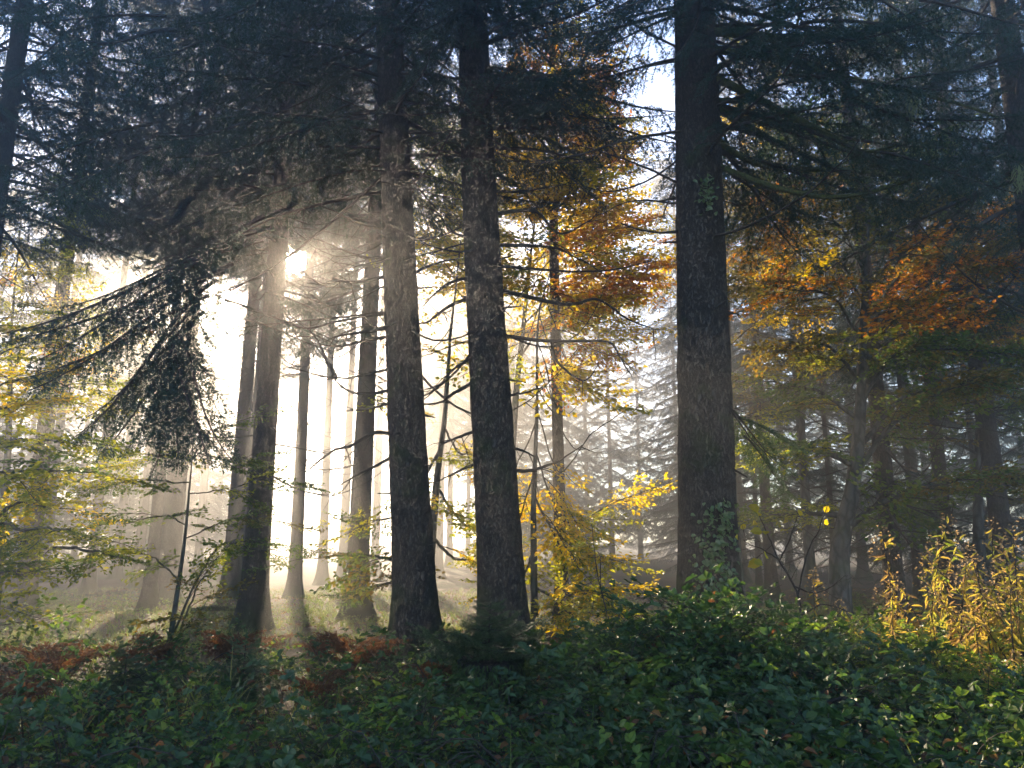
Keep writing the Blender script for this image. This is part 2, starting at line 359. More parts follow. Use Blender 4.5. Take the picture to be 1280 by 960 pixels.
def trunk_mesh(pts, d, taper, seed, sides=28, step=.1, flare=.55, mat=None, zflare=.28, lobes=5, point=0):
    """pts: trunk centre line from below the ground upwards (relative); d breast-height diameter"""
    r = np.random.default_rng(seed); mb = MB(); pts = np.asarray(pts, float)
    seg = np.concatenate([[0], np.cumsum(np.linalg.norm(np.diff(pts, axis=0), axis=1))]); n = max(8, int(seg[-1] / step))
    C = spline(pts, n) if len(pts) > 2 else pts[0] + (pts[1] - pts[0]) * np.linspace(0, 1, n)[:, None]
    z = C[:, 2]; th = np.arange(sides) * 2 * PI / sides
    rad = d / 2 * np.clip(1 - taper * (z - 1.3), .1, 2)
    if point: rad = rad * np.clip((z[-1] + .25 - z) / point, .06, 1)
    ph = r.random(4) * 6
    fl = flare * np.exp(-np.clip(z, -.3, None) / zflare)
    lob = .5 + .5 * np.cos(lobes * th + ph[0]) * .7 + .35 * np.cos(2 * th + ph[1])
    R = rad[:, None] * (1 + fl[:, None] * (.55 + .9 * lob[None]) + .025 * np.cos(3 * th[None] + z[:, None] * .7 + ph[2])) + (vnoise(th[None] * 5 + seed, z[:, None] * 7) * .03 + vnoise(th[None] * 9 + seed, z[:, None] * 17) * .02) * d
    R[:, -1] = R[:, -1]
    V = np.stack([C[:, 0][:, None] + R * np.cos(th), C[:, 1][:, None] + R * np.sin(th), np.repeat(z[:, None], sides, 1)], -1)
    i = np.arange(n - 1)[:, None] * sides; j = np.arange(sides)[None]; k = (j + 1) % sides
    mb.add(V.reshape(-1, 3), None, np.stack([i + j, i + k, i + sides + k, i + sides + j], -1).reshape(-1, 4))
    return mb.mesh('trunk', [mat or M_BARK], True), C, rad

def spruce(px, Y, d, label, lean=(0, 0), height=16, crown=(6.5, 15), rmax=2.6, per_m=7, dead=(2, 6, 14), seed=0, kinds=None, sides=24, group=None, thin=.25, gap=.15, az_rng=None, droop=0.0, taper=.038, deadlen=(.9, 2.2), name='spruce_tree', smin=.55, lower=0.0, prof=.75):
    r = np.random.default_rng(1000 + seed); base = gpoint(px, Y); height = min(height * 1.12, 20.4 + .6 * r.random()); crown = (crown[0], min(crown[1], height - .25))
    root = thing(name, base, label, 'tree', group)
    lx, ly = lean
    top = np.array([lx * height, ly * height, height]); mid = top * .5 + np.array([r.normal(0, .05), 0, 0])
    me, C, rad = trunk_mesh([(-lx * .3, -ly * .3, -.3), mid, top], d, taper, seed, sides, point=4 if d < .48 else 0, flare=.8, zflare=.34)
    link('trunk', me, root)
    f = lambda z: np.array([np.interp(z, C[:, 2], C[:, 0]), np.interp(z, C[:, 2], C[:, 1]), z])
    z0, z1 = crown; z = z0; z1 = max(z1, height - .25); az = r.random() * 6
    while z < z1:
        az += 2.4 + r.normal(0, .35)
        a = az
        if az_rng: a = r.uniform(*az_rng)
        u = (z - z0) / max(.1, (height - z0)); ln = rmax * (1 - prof * u) * (.7 + .5 * r.random()) * min(1, .6 + (z - z0) / 2)
        p = f(z); rr = np.interp(z, C[:, 2], rad); dr = np.array([math.cos(a), math.sin(a), r.normal(-.05 - droop, .12)])
        pool = BOUGH_THIN if r.random() < thin else (BOUGH_LONG if ln > 1.7 else BOUGH_SHORT)
        if kinds: pool = kinds
        bi = r.integers(len(pool)); Lb = {id(x): l for x, l in BL}[id(pool[bi])]
        sc = max(smin, ln / Lb)
        d1 = dr / np.linalg.norm(dr); wp = base + p
        z += .62 / per_m * (.6 + .8 * r.random())
        if not all(clear_of_sun(wp + d1 * (sc * Lb * q) + np.array([0, 0, -.3 * sc * Lb * q ** 1.5]), max(.05, .0102 * Y) + .075 * sc * Lb * q * (1 - q) * 4) for q in (.15, .35, .55, .75, .95)): continue
        if in_opening([wp + d1 * (sc * Lb * q) + np.array([0, 0, -.3 * sc * Lb * q ** 1.5]) for q in (.3, .5, .7, .9)], .12 * sc * Lb): continue
        link('bough', pool[bi], root, mat=mmat(frame_mat(p + d1 * rr * .7, dr, scale=sc, roll=r.normal(0, .15))))
    for _ in range(int(lower * 9)):
        z = r.uniform(z0 - lower, z0 + .3); a = r.random() * 2 * PI; p = f(z); rr = np.interp(z, C[:, 2], rad); dr = np.array([math.cos(a), math.sin(a), r.normal(-.12, .15)]); d1 = dr / np.linalg.norm(dr)
        pool = BOUGH_THIN if r.random() < .6 else BOUGH_SHORT; bi = r.integers(3); Lb = 2.2 if pool is BOUGH_THIN else 1.4; sc = r.uniform(.7, 1.1)
        P5 = [base + p + d1 * (sc * Lb * q) + np.array([0, 0, -.3 * sc * Lb * q ** 1.5]) for q in (.15, .35, .55, .75, .95)]
        if not all(clear_of_sun(q, .0095 * Y + .06 * sc * Lb) for q in P5) or in_opening(P5, .1 * sc * Lb): continue
        link('bough', pool[bi], root, mat=mmat(frame_mat(p + d1 * rr * .7, dr, scale=sc, roll=r.normal(0, .2))))
    dz0, dz1, nd = dead
    for _ in range(nd):
        z = r.uniform(dz0, dz1); a = r.random() * 2 * PI; p = f(z); rr = np.interp(z, C[:, 2], rad); dr = np.array([math.cos(a), math.sin(a), r.normal(-.02, .18)])
        d1 = dr / np.linalg.norm(dr); sc = r.uniform(*deadlen) / 1.6
        if not all(clear_of_sun(base + p + d1 * (1.6 * sc * q), .17) for q in (.2, .4, .6, .8, 1)): continue
        link('dead_branch', DEAD[r.integers(8)], root, mat=mmat(frame_mat(p + d1 * rr * .8, dr, scale=sc, roll=r.normal(0, .3))))
    return root, base, f, (C, rad)
BL = [(x, 2.4) for x in BOUGH_LONG] + [(x, 1.4) for x in BOUGH_SHORT] + [(x, 1.8) for x in BOUGH_LIGHT] + [(x, 2.2) for x in BOUGH_THIN] + [(x, 2.6) for x in BOUGH_FAR]

def px_branch(root, base, name, pix, Y, r0, mat=None, tw=4, seed=0, dY=0.0, twl=.35):
    """a bare branch drawn through photograph pixels, Y metres away, dY nearer or farther at its tip"""
    r = np.random.default_rng(seed); n = len(pix)
    P = np.array([at(a, b, Y + dY * k / max(1, n - 1)) for k, (a, b) in enumerate(pix)]) - base
    C = spline(P, 6 * n); C[2:-1] += np.cumsum(r.normal(0, .006, C[2:-1].shape), 0) * .5
    mb = MB(); t = np.linspace(0, 1, len(C)); tube(mb, C, r0 * (1 - .82 * t) + .002, 7, 0)
    for _ in range(tw):
        q = r.integers(len(C) // 4, len(C) - 1); d = C[q] - C[q - 1]; d /= np.linalg.norm(d); e = r.normal(0, .6, 3) + d * .7; e[2] -= .15; e /= np.linalg.norm(e); l = twl * r.uniform(.4, 1.2)
        s = np.linspace(0, 1, 6); pts = C[q] + e * (s * l)[:, None] + np.array([0, 0, r.uniform(-.3, .2) * l]) * (s ** 2)[:, None] + r.normal(0, .01 * l, (6, 3))
        tube(mb, pts, np.linspace(r0 * .3, .0015, 6), 4, 0)
        for _ in range(2):
            k = r.integers(2, 5); e2 = e + r.normal(0, .6, 3); e2 /= np.linalg.norm(e2); p2 = pts[k] + e2 * (np.linspace(0, 1, 4) * l * .4)[:, None]
            tube(mb, p2, np.linspace(.0022, .001, 4), 3, 0)
    return link(name, mb.mesh(name, [mat or M_TWIG], 'quads'), root), C

# ------------------------------------------------------------------ leaf sprays
def add_leaves(mb, Pn, Dn, Nn, size, ratio, mat, r, fold=.25, jit=.25):
    """leaf blades: base points, directions, normals"""
    N = len(Pn); Dn = Dn + r.normal(0, jit, (N, 3)); Dn /= np.linalg.norm(Dn, axis=1)[:, None]
    Nn = Nn + r.normal(0, jit, (N, 3)); Sv = np.cross(Nn, Dn); Sv /= np.linalg.norm(Sv, axis=1)[:, None] + 1e-9; Un = np.cross(Dn, Sv)
    s = size * (.65 + .6 * r.random(N))[:, None]; w = s * ratio; fo = w * fold
    b = Pn; tip = Pn + Dn * s - Un * s * .08
    l1 = Pn + Dn * s * .28 + Sv * w * .46 + Un * fo; l2 = Pn + Dn * s * .66 + Sv * w * .42 + Un * fo * .8
    r1 = Pn + Dn * s * .28 - Sv * w * .46 + Un * fo; r2 = Pn + Dn * s * .66 - Sv * w * .42 + Un * fo * .8
    V = np.stack([b, l1, l2, tip, r2, r1], 1).reshape(-1, 3); o = np.arange(N)[:, None] * 6
    q = np.concatenate([o + np.array([[0, 1, 2, 3]]), o + np.array([[0, 3, 4, 5]])]).reshape(-1, 4)
    mb.add(V, None, q, mat)
def make_spray(Ls, seed, keep=.85, leaf=.07):
    r = np.random.default_rng(seed); mb = MB(); t = np.linspace(0, 1, 10)
    ax = np.stack([t * Ls, .05 * np.sin(t * 5 + seed) * t, -.10 * Ls * t ** 2 + .02 * np.sin(t * 7)], -1); tube(mb, ax, .006 * (1 - .8 * t) + .0012, 4, 0)
    f = lambda q: np.array([np.interp(q, t, ax[:, k]) for k in range(3)])
    P, D, Nn = [], [], []; q = .1; sd = 1
    while q < 1:
        sd = -sd; b = f(q); ln = Ls * (.38 * (1 - q) + .12) * r.uniform(.6, 1.2); d = np.array([.75, sd * .8, r.normal(-.05, .15)]); d /= np.linalg.norm(d)
        s = np.linspace(0, 1, 5); pts = b + d * (s * ln)[:, None] + np.array([0, 0, -.12 * ln]) * (s ** 2)[:, None]; tube(mb, pts, np.linspace(.0025, .001, 5), 3, 0, False)
        l = .04; s2 = 1
        while l < ln:
            s2 = -s2
            if r.random() < keep:
                pp = b + d * l + np.array([0, 0, -.12 * ln * (l / ln) ** 2]); P.append(pp); e = d * .75 + np.cross([0, 0, 1], d) * s2 * .8 + np.array([0, 0, -.15]); D.append(e); Nn.append([0, 0, 1])
            l += .034
        P.append(b + d * ln); D.append(d); Nn.append([0, 0, 1.0]); q += .062 / Ls
    add_leaves(mb, np.array(P), np.array(D), np.array(Nn, float), leaf, .62, 1, r, .22, .3)
    return mb
SPRAY = {}
for pal, m_ in PAL.items():
    SPRAY[pal] = [make_spray(.9 + .15 * k, 100 + k, .85 - .12 * k).mesh('leafy_branch', [M_TWIG, m_]) for k in range(3)]

def beech(px_trunk, Y, d, label, limbs, cat='tree', seed=0, name='beech_tree', base_px=None, group=None, dY=0.0, spray_scale=(.7, 1.2), step=.42, sides=12, mat=None):
    """px_trunk: pixels up the trunk; limbs: (start fraction, [pixels], dY of the tip, palette weights, spray density)"""
    r = np.random.default_rng(500 + seed)
    b = base_px if base_px is not None else gpoint(px_trunk[0][0], Y)
    root = thing(name, b, label, cat, group)
    n = len(px_trunk); P = [np.array([0, 0, -.15]), np.array([0, 0, 0.0])] + [at(a, c, Y + dY * (k + 1) / n) - b for k, (a, c) in enumerate(px_trunk[1:])]
    me, C, rad = trunk_mesh(P, d, .10 if len(P) < 4 else .075, seed + 300, sides, .12, .35, mat or M_BEECH, .15, 4, point=float(P[-1][2]) * .9)
    link('trunk', me, root)
    for li, (fr, pix, dy, pal, dens) in enumerate(limbs):
        k = int(fr * (len(C) - 1)); st = C[k]; Ys = (st + b)[1]
        Q = [st] + [at(a, c, Ys + dy * (i + 1) / len(pix)) - b for i, (a, c) in enumerate(pix)]
        cl = spline(Q, 7 * len(Q)); cl[2:] += np.cumsum(r.normal(0, .008, cl[2:].shape), 0)
        mb = MB(); t = np.linspace(0, 1, len(cl)); r0 = max(.007, rad[k] * .42)
        tube(mb, cl, r0 * (1 - .85 * t) + .002, 6, 0); link('limb', mb.mesh('limb', [mat or M_BEECH], True), root)
        L = np.concatenate([[0], np.cumsum(np.linalg.norm(np.diff(cl, axis=0), axis=1))]); s = L[-1] * .18
        pk, pw = zip(*pal); pw = np.array(pw) / sum(pw); sd = 1
        while s < L[-1] + .02:
            q = np.array([np.interp(s, L, cl[:, k2]) for k2 in range(3)]); q0 = np.array([np.interp(max(0, s - .15), L, cl[:, k2]) for k2 in range(3)])
            d1 = q - q0; d1[2] *= .4; d1 /= np.linalg.norm(d1) + 1e-9; sd = -sd
            lat = np.cross([0, 0, 1], d1) * sd * r.uniform(.3, 1.5)
            e = d1 * r.uniform(.3, 1) + lat + np.array([0, 0, r.normal(.02, .18)])
            if s > L[-1] * .97: e = d1
            sc = r.uniform(*spray_scale) * (1.1 - .35 * s / L[-1])
            pl = pk[r.choice(len(pk), p=pw)]
            if clear_of_sun(b + q + e / np.linalg.norm(e) * .4, .25) and not in_beam(b + q + e / np.linalg.norm(e) * .45 * sc, .0):
                link('leafy_branch', SPRAY[pl][r.integers(3)], root, mat=mmat(frame_mat(q, e, scale=sc, roll=r.normal(0, .25))))
            s += .58 * step / dens * r.uniform(.6, 1.4)
    return root, b, C

# ================================================================== THE SPRUCES
# three big trunks at the front
A, Ab, Af, _ = spruce(527, 9.3, .50, 'thick spruce trunk leaning slightly, with bare hanging branches, beside the sapling-topped stump', lean=(-.072, 0), height=12.5, crown=(6.3, 12), rmax=2.9, per_m=8, dead=(3.4, 6.5, 12), seed=1, sides=40)
B, Bb, Bf, _ = spruce(633, 8.9, .53, 'thick spruce trunk rising directly behind the mossy stump with the little spruce on top', lean=(-.046, 0), height=12, crown=(6.6, 11.5), rmax=2.8, per_m=7, dead=(3.8, 7, 10), seed=2, sides=40, az_rng=(-PI * .75, PI * .75))
C_, Cb, Cf, _ = spruce(880, 7.5, .57, 'thickest dark spruce trunk with ivy climbing its foot above the brambles', lean=(.026, 0), height=11, crown=(5.2, 10.5), rmax=2.9, per_m=8, dead=(4.2, 6.5, 6), seed=3, sides=44, az_rng=(-PI * .6, PI * .5))

stub_rng = np.random.default_rng(77)
for root, f_, dd in ((A, Af, .50), (B, Bf, .53), (C_, Cf, .57)):
    for _ in range(16):
        z = stub_rng.uniform(.9, 6.5); a = stub_rng.uniform(-PI, 0) if stub_rng.random() < .7 else stub_rng.uniform(0, PI); p = f_(z); rr = dd / 2 * (1 - .038 * (z - 1.3)); l = stub_rng.uniform(.05, .28); dr = np.array([math.cos(a), math.sin(a), stub_rng.normal(.05, .25)]); mb = MB()
        tube(mb, [dr * rr * .8, dr * (rr + .02), dr * (rr + l)] + np.zeros((3, 3)), [.024, .014, .007], 6); link('branch_stub', mb.mesh('branch_stub', [M_TWIG], True), root, loc=p)
def bl(root, base, lst, Y, r0, seed, dY=0., tw=5, mat=None):
    for k, pix in enumerate(lst):
        px_branch(root, base, 'dead_branch', pix, Y, r0 * (.75 + .5 * ((k * 37) % 10) / 10), mat, tw, seed + k, dY * (1 if k % 2 else -.6))
bl(B, Bb, [
 [(612, 124), (655, 128), (709, 144), (775, 147), (840, 143)], [(612, 91), (655, 99), (722, 124), (766, 138)],
 [(614, 185), (675, 188), (716, 198), (742, 198)], [(616, 240), (662, 237), (705, 230)], [(618, 267), (669, 264), (700, 290), (745, 268)],
 [(620, 306), (689, 309), (715, 318), (760, 345)], [(620, 332), (689, 338), (756, 338), (816, 325)], [(622, 362), (689, 377), (722, 379), (749, 374), (790, 400), (825, 412)],
 [(622, 419), (689, 426), (756, 424), (772, 440), (786, 464)], [(689, 426), (699, 454), (729, 475), (748, 453)], [(628, 496), (655, 492), (678, 482)],
 [(632, 589), (660, 588), (682, 582), (702, 574), (728, 556)], [(630, 560), (652, 562), (670, 570)],
 [(606, 300), (570, 290), (545, 262), (520, 255)], [(606, 367), (564, 382), (535, 402), (521, 405)], [(604, 345), (560, 355), (525, 385)],
 [(606, 443), (575, 455), (548, 480), (526, 488)], [(606, 470), (570, 490), (550, 503), (524, 505)], [(608, 535), (575, 547), (548, 560)], [(610, 572), (570, 590), (545, 603)], [(604, 160), (560, 170), (520, 200)], [(604, 200), (565, 190), (530, 185), (505, 160)],
], 8.95, .023, 900, .5)
bl(A, Ab, [
 [(500, 390), (455, 396), (420, 402), (380, 410), (336, 395), (300, 386)], [(500, 408), (450, 416), (415, 422)], [(500, 418), (455, 427), (420, 433), (390, 428)],
 [(502, 458), (455, 468), (425, 472), (390, 466), (353, 454)], [(420, 472), (408, 448), (398, 425), (388, 410)], [(502, 485), (458, 492), (430, 485), (414, 470)], [(503, 502), (455, 510), (425, 513)],
 [(505, 545), (470, 540), (440, 555), (415, 562), (380, 590)], [(506, 560), (478, 578), (450, 590), (425, 605)], [(490, 320), (455, 322), (425, 312), (400, 300)], [(490, 290), (450, 278), (415, 262), (385, 250)],
 [(490, 345), (450, 352), (420, 352), (398, 356)], [(500, 350), (540, 330), (575, 322)], [(500, 300), (545, 296), (580, 280)],
 [(480, 240), (440, 248), (395, 258), (335, 275), (270, 315), (205, 385)], [(480, 220), (400, 290), (330, 340), (270, 370)],
], 9.3, .024, 940, -.6)
bl(C_, Cb, [
 [(885, 125), (930, 125), (965, 95), (990, 50), (1003, 0), (1000, -40)], [(890, 95), (960, 130), (1030, 165), (1080, 188), (1120, 180)],
 [(890, 130), (945, 165), (1000, 190), (1060, 212), (1110, 205), (1165, 190)], [(890, 205), (960, 232), (1030, 247), (1090, 242), (1140, 225), (1170, 195)],
 [(890, 40), (960, 45), (1060, 42), (1140, 20)], [(890, 62), (980, 75), (1060, 100), (1150, 120), (1250, 150)], [(890, 170), (950, 205), (1060, 212), (1160, 215), (1260, 190)],
], 7.4, .042, 970, -.9, 7, M_MOSSTWIG)
bl(C_, Cb, [[(885, 485), (915, 515), (940, 548), (965, 575)], [(870, 520), (905, 505), (930, 525)], [(850, 230), (800, 205), (760, 190), (700, 172)], [(850, 255), (790, 252), (745, 270)], [(850, 290), (810, 288), (770, 278)], [(848, 60), (810, 40), (770, 20), (700, 10)]], 7.5, .013, 980, .5, 6)

# big needle boughs drawn where the photograph shows them
def hung_bough(root, base, p0, p1, Y0, Y1, pool, k, roll=0., mul=1.0, name='bough'):
    a = at(*p0, Y0); b = at(*p1, Y1); v = b - a; Lb = {id(x): l for x, l in BL}[id(pool[k % len(pool)])]
    v2 = v + np.array([0, 0, .25 * np.linalg.norm(v)])
    link(name, pool[k % len(pool)], root, mat=mmat(frame_mat(a - base, v2, scale=mul * np.linalg.norm(v) / Lb, roll=roll)))
for k, (p0, p1, y0, y1) in enumerate([((300, 300), (55, 440), 8.6, 7.2), ((290, 330), (80, 470), 8.4, 7.0), ((270, 350), (100, 500), 8.3, 7.2), ((250, 380), (130, 520), 8.2, 7.4), ((240, 420), (180, 550), 8.0, 7.4), ((225, 420), (275, 560), 7.9, 7.4), ((210, 440), (230, 565), 7.8, 7.5), ((235, 400), (150, 545), 8.1, 7.2), ((330, 270), (150, 400), 8.8, 7.8), ((200, 470), (265, 555), 7.8, 7.5), ((290, 310), (60, 420), 8.5, 7.3), ((280, 340), (45, 455), 8.4, 7.4), ((260, 370), (75, 490), 8.3, 7.1), ((255, 390), (110, 530), 8.2, 7.3), ((230, 410), (165, 560), 8.0, 7.3), ((215, 430), (250, 570), 7.9, 7.3), ((245, 380), (200, 540), 8.1, 7.5), ((320, 290), (110, 380), 8.7, 7.6)]):
    hung_bough(A, Ab, p0, p1, y0, y1, BOUGH_LONG if k < 5 or k > 9 else BOUGH_SHORT, k, .2 * (k % 3 - 1), 1.1)
for k in range(15):
    rr_ = np.random.default_rng(600 + k); x_ = rr_.uniform(150, 520); y_ = rr_.uniform(-60, 200); hung_bough(A, Ab, (x_, y_), (x_ - rr_.uniform(90, 260), y_ + rr_.uniform(0, 120)), 9.3 - rr_.uniform(.2, 1), 9.3 - rr_.uniform(.6, 2.4), BOUGH_LONG, k, rr_.normal(0, .2))
for k in range(8):
    rr_ = np.random.default_rng(640 + k); x_ = rr_.uniform(560, 660); y_ = rr_.uniform(-60, 30); hung_bough(B, Bb, (x_, y_), (x_ + rr_.choice([-1, 1]) * rr_.uniform(80, 170), y_ + rr_.uniform(20, 110)), 8.9, 8.9 - rr_.uniform(.3, 1.6), BOUGH_LONG, k, rr_.normal(0, .2))
for k, (p0, p1, y0, y1) in enumerate([((950, 60), (1180, 70), 7, 5.8), ((980, 95), (1240, 130), 6.8, 5.6), ((1000, 30), (1260, 20), 7, 6), ((1060, 130), (1270, 210), 6.6, 5.8), ((1010, 165), (1160, 235), 7, 6.4), ((1100, 190), (1290, 250), 6.6, 6), ((1040, 210), (1140, 262), 7, 6.6), ((930, 20), (1100, -20), 7.2, 6.2), ((1120, 100), (1300, 90), 6, 5.4), ((900, 20), (1040, 90), 7.4, 6.6), ((1050, -20), (1220, 40), 6.8, 6.0), ((1150, 0), (1330, 60), 6.4, 5.6), ((1130, 150), (1300, 170), 6.3, 5.6), ((1000, 70), (1150, 160), 7, 6.2), ((900, -20), (820, 60), 7.4, 6.6), ((880, -40), (760, 40), 7.4, 6.8)]):
    hung_bough(C_, Cb, p0, p1, y0, y1, BOUGH_LONG, k, .25 * (k % 3 - 1))
for k in range(12):
    rr_ = np.random.default_rng(660 + k); y_ = rr_.uniform(-70, 120); hung_bough(C_, Cb, (852, y_), (852 - rr_.uniform(70, 170), y_ + rr_.uniform(10, 80)), 7.5, 7.5 - rr_.uniform(-1.2, 1.2), BOUGH_LONG if k % 2 else BOUGH_THIN, k, rr_.normal(0, .2))
for k, (p0, p1, y0, y1) in enumerate([((905, 505), (985, 590), 7.6, 8.0), ((915, 520), (1010, 560), 7.6, 8.3), ((930, 545), (1000, 620), 7.7, 8.2)]):
    hung_bough(C_, Cb, p0, p1, y0, y1, BOUGH_LIGHT, k, .2 * (k % 3 - 1))

# the misty stand behind
spruce(1345, 9.2, .40, 'dense dark spruce at the edge whose boughs overhang the tallest goldenrod', height=12, crown=(5.0, 11.5), rmax=3.3, per_m=7, dead=(3.5, 5, 4), seed=19, sides=16)
Dt = spruce(322, 13.2, .43, 'dark spruce trunk with a broad root flare beneath the blazing sun', lean=(.006, 0), height=17, crown=(8.3, 16.5), rmax=3.0, per_m=6.5, dead=(2.5, 8, 26), seed=4, prof=.35, lower=2.6, sides=28)
Et = spruce(448, 15.6, .44, 'pale hazy spruce trunk with flared foot in the brightest mist', lean=(.012, 0), height=18, crown=(8.5, 17.5), rmax=2.9, per_m=6.5, dead=(3, 8, 20), seed=5, prof=.35, lower=2.6)
spruce(372, 20.5, .34, 'slender spruce trunk washed out in the glow beneath the sun', lean=(.004, 0), height=20, crown=(8.4, 19), rmax=2.8, per_m=7, dead=(3, 9, 18), seed=6, prof=.35, lower=2.6, sides=18)
spruce(405, 27, .32, 'faintest thin spruce trunk dissolving into the white mist', lean=(.0, 0), height=22, crown=(9.6, 21), rmax=2.8, per_m=6, dead=(5, 11, 12), seed=7, prof=.35, lower=2.6, sides=16)
spruce(214, 18.5, .50, 'sturdy mist-veiled spruce trunk behind the young beech sapling', lean=(.012, 0), height=20, crown=(9, 19.5), rmax=3.2, per_m=6.5, dead=(3.5, 9, 22), seed=8, prof=.35, lower=2.6, sides=22)
spruce(292, 21, .46, 'broader of two pale spruce trunks standing side by side in mist', lean=(.006, 0), height=21, crown=(8.6, 20.5), rmax=3.0, per_m=7, dead=(4, 10, 16), seed=9, prof=.35, lower=2.6, sides=18)
spruce(309, 22.5, .34, 'narrower of two pale spruce trunks standing side by side in mist', lean=(.006, 0), height=21, crown=(8.8, 20.5), rmax=2.7, per_m=6, dead=(4, 10, 16), seed=10, prof=.35, lower=2.6, sides=18)
spruce(176, 24, .30, 'thin grey spruce trunk half lost in slanting mist beams', lean=(.006, 0), height=22, crown=(9.5, 21), rmax=2.6, per_m=5, dead=(5, 10, 14), seed=11, prof=.35, lower=2.6, sides=16)
spruce(118, 22, .26, 'slim spruce trunk above the sunlit grassy patch', lean=(.01, 0), height=19, crown=(7.5, 18.5), rmax=2.5, per_m=6, dead=(4, 8, 12), seed=12, prof=.35, sides=16)
spruce(193, 16, .24, 'young slim spruce behind the dark hanging bough', lean=(.012, 0), height=16, crown=(7, 15.5), rmax=2.3, per_m=7, dead=(4, 8, 14), seed=13, prof=.35, lower=2.6, sides=16)
spruce(40, 15, .34, 'shaggy spruce at the forest edge rising behind lime-leaved beech twigs', lean=(.01, 0), height=15.5, crown=(6.2, 15), rmax=3.0, per_m=6, dead=(4, 7, 10), seed=14, prof=.35, sides=16)
spruce(-60, 11.5, .40, 'dense dark spruce at the edge whose boughs reach over the grass', height=13.5, crown=(6.3, 13), rmax=3.2, per_m=6.5, dead=(4, 6, 5), seed=15, prof=.35, sides=16)
spruce(702, 12.2, .20, 'young straight misty trunk beside the golden beech pole', lean=(.006, 0), height=12.5, crown=(7.0, 12), rmax=2.0, per_m=6, dead=(4, 7, 10), seed=17, sides=16)
spruce(1112, 12.6, .30, 'straight spruce trunk with many fine dead twigs behind the goldenrod', lean=(-.01, 0), height=14, crown=(4.6, 13), rmax=2.6, per_m=6, dead=(1.6, 5, 34), seed=18, sides=18, deadlen=(1.0, 2.4))
for k, (px, Y, d, lab) in enumerate([(960, 19, .28, 'thin spruce in the misty shade behind the bare twiggy shrub'), (1010, 24, .32, 'distant spruce seen through the bare twiggy shrub'), (1180, 16, .30, 'shaded spruce directly behind the tall goldenrod'), (1255, 14, .36, 'dark spruce with low boughs at the edge beyond the goldenrod'), (925, 28, .36, 'far spruce showing beside the ivied trunk foot'), (1075, 30, .36, 'far spruce between the forked beech and its neighbour'), (1150, 26, .34, 'far shaded spruce deep behind the goldenrod'), (1320, 19, .40, 'tall dark spruce closing the forest behind the goldenrod')]):
    spruce(px, Y, d, lab, lean=(.004 * (k % 3 - 1), 0), height=min(19, 10 + Y * .4), crown=(3.2 + Y * .09 + .5 * (k % 3), min(18, 9.5 + Y * .4)), rmax=2.8, per_m=6 if Y < 22 else 5, dead=(1.5, 5, 16), seed=30 + k, sides=14, group=None, gap=.3)
for k, (px, Y, lab) in enumerate([(250, 33, 'distant spruce fading behind the paired pale trunks'), (312, 36, 'distant spruce crown beside the sun glow'), (470, 32, 'distant spruce in bright mist behind the pale flared trunk'), (150, 31, 'distant spruce behind the thin grey mist trunk'), (60, 28, 'distant spruce beyond the sunlit grass'), (500, 25, 'misty spruce added for shade, hidden behind the leaning trunk'), (548, 31, 'distant spruce added for shade in mist between the two leaning trunks'), (607, 27, 'misty spruce added for shade, hidden behind the stump trunk'), (430, 29, 'distant spruce right beside the pale flared trunk')]):  # those behind and between the leaning trunks: added to keep sun off near mist
    spruce(px, Y, .36, lab, height=22, crown=(7.8 + .8 * (k % 3), 21.6), rmax=3.2, per_m=6, dead=(4, 9, 8), seed=50 + k, kinds=BOUGH_FAR, sides=12, gap=.12, prof=.35)

# sparse boughs of those two trees around the gap the sun shines through
for k in range(34):
    rr_ = np.random.default_rng(680 + k); an = k * 2.4; R_ = rr_.uniform(62, 190); cx = 366 + R_ * math.cos(an); cy_ = 318 + .75 * R_ * math.sin(an) - 12
    tr, Yt = (Dt, 13.2) if cx < 385 else (Et, 15.4); ux = (tr[1][0] / Yt * F + 640 - cx); ux = math.copysign(1, ux); Yk = Yt + rr_.uniform(-1.6, 1.2)
    a = at(cx + ux * 52, cy_ - 22, Yk); b2 = at(cx - ux * 52, cy_ + 22, Yk - rr_.uniform(-.8, .8))
    pts = [a + (b2 - a) * q for q in (0, .25, .5, .75, 1)]
    if in_opening(pts, .12) or not all(clear_of_sun(q, .26) for q in pts): continue
    hung_bough(tr[0], tr[1], (cx + ux * 52, cy_ - 22), (cx - ux * 52, cy_ + 22), Yk, Yk - .4, BOUGH_THIN if k % 3 else BOUGH_SHORT, k, rr_.normal(0, .3))
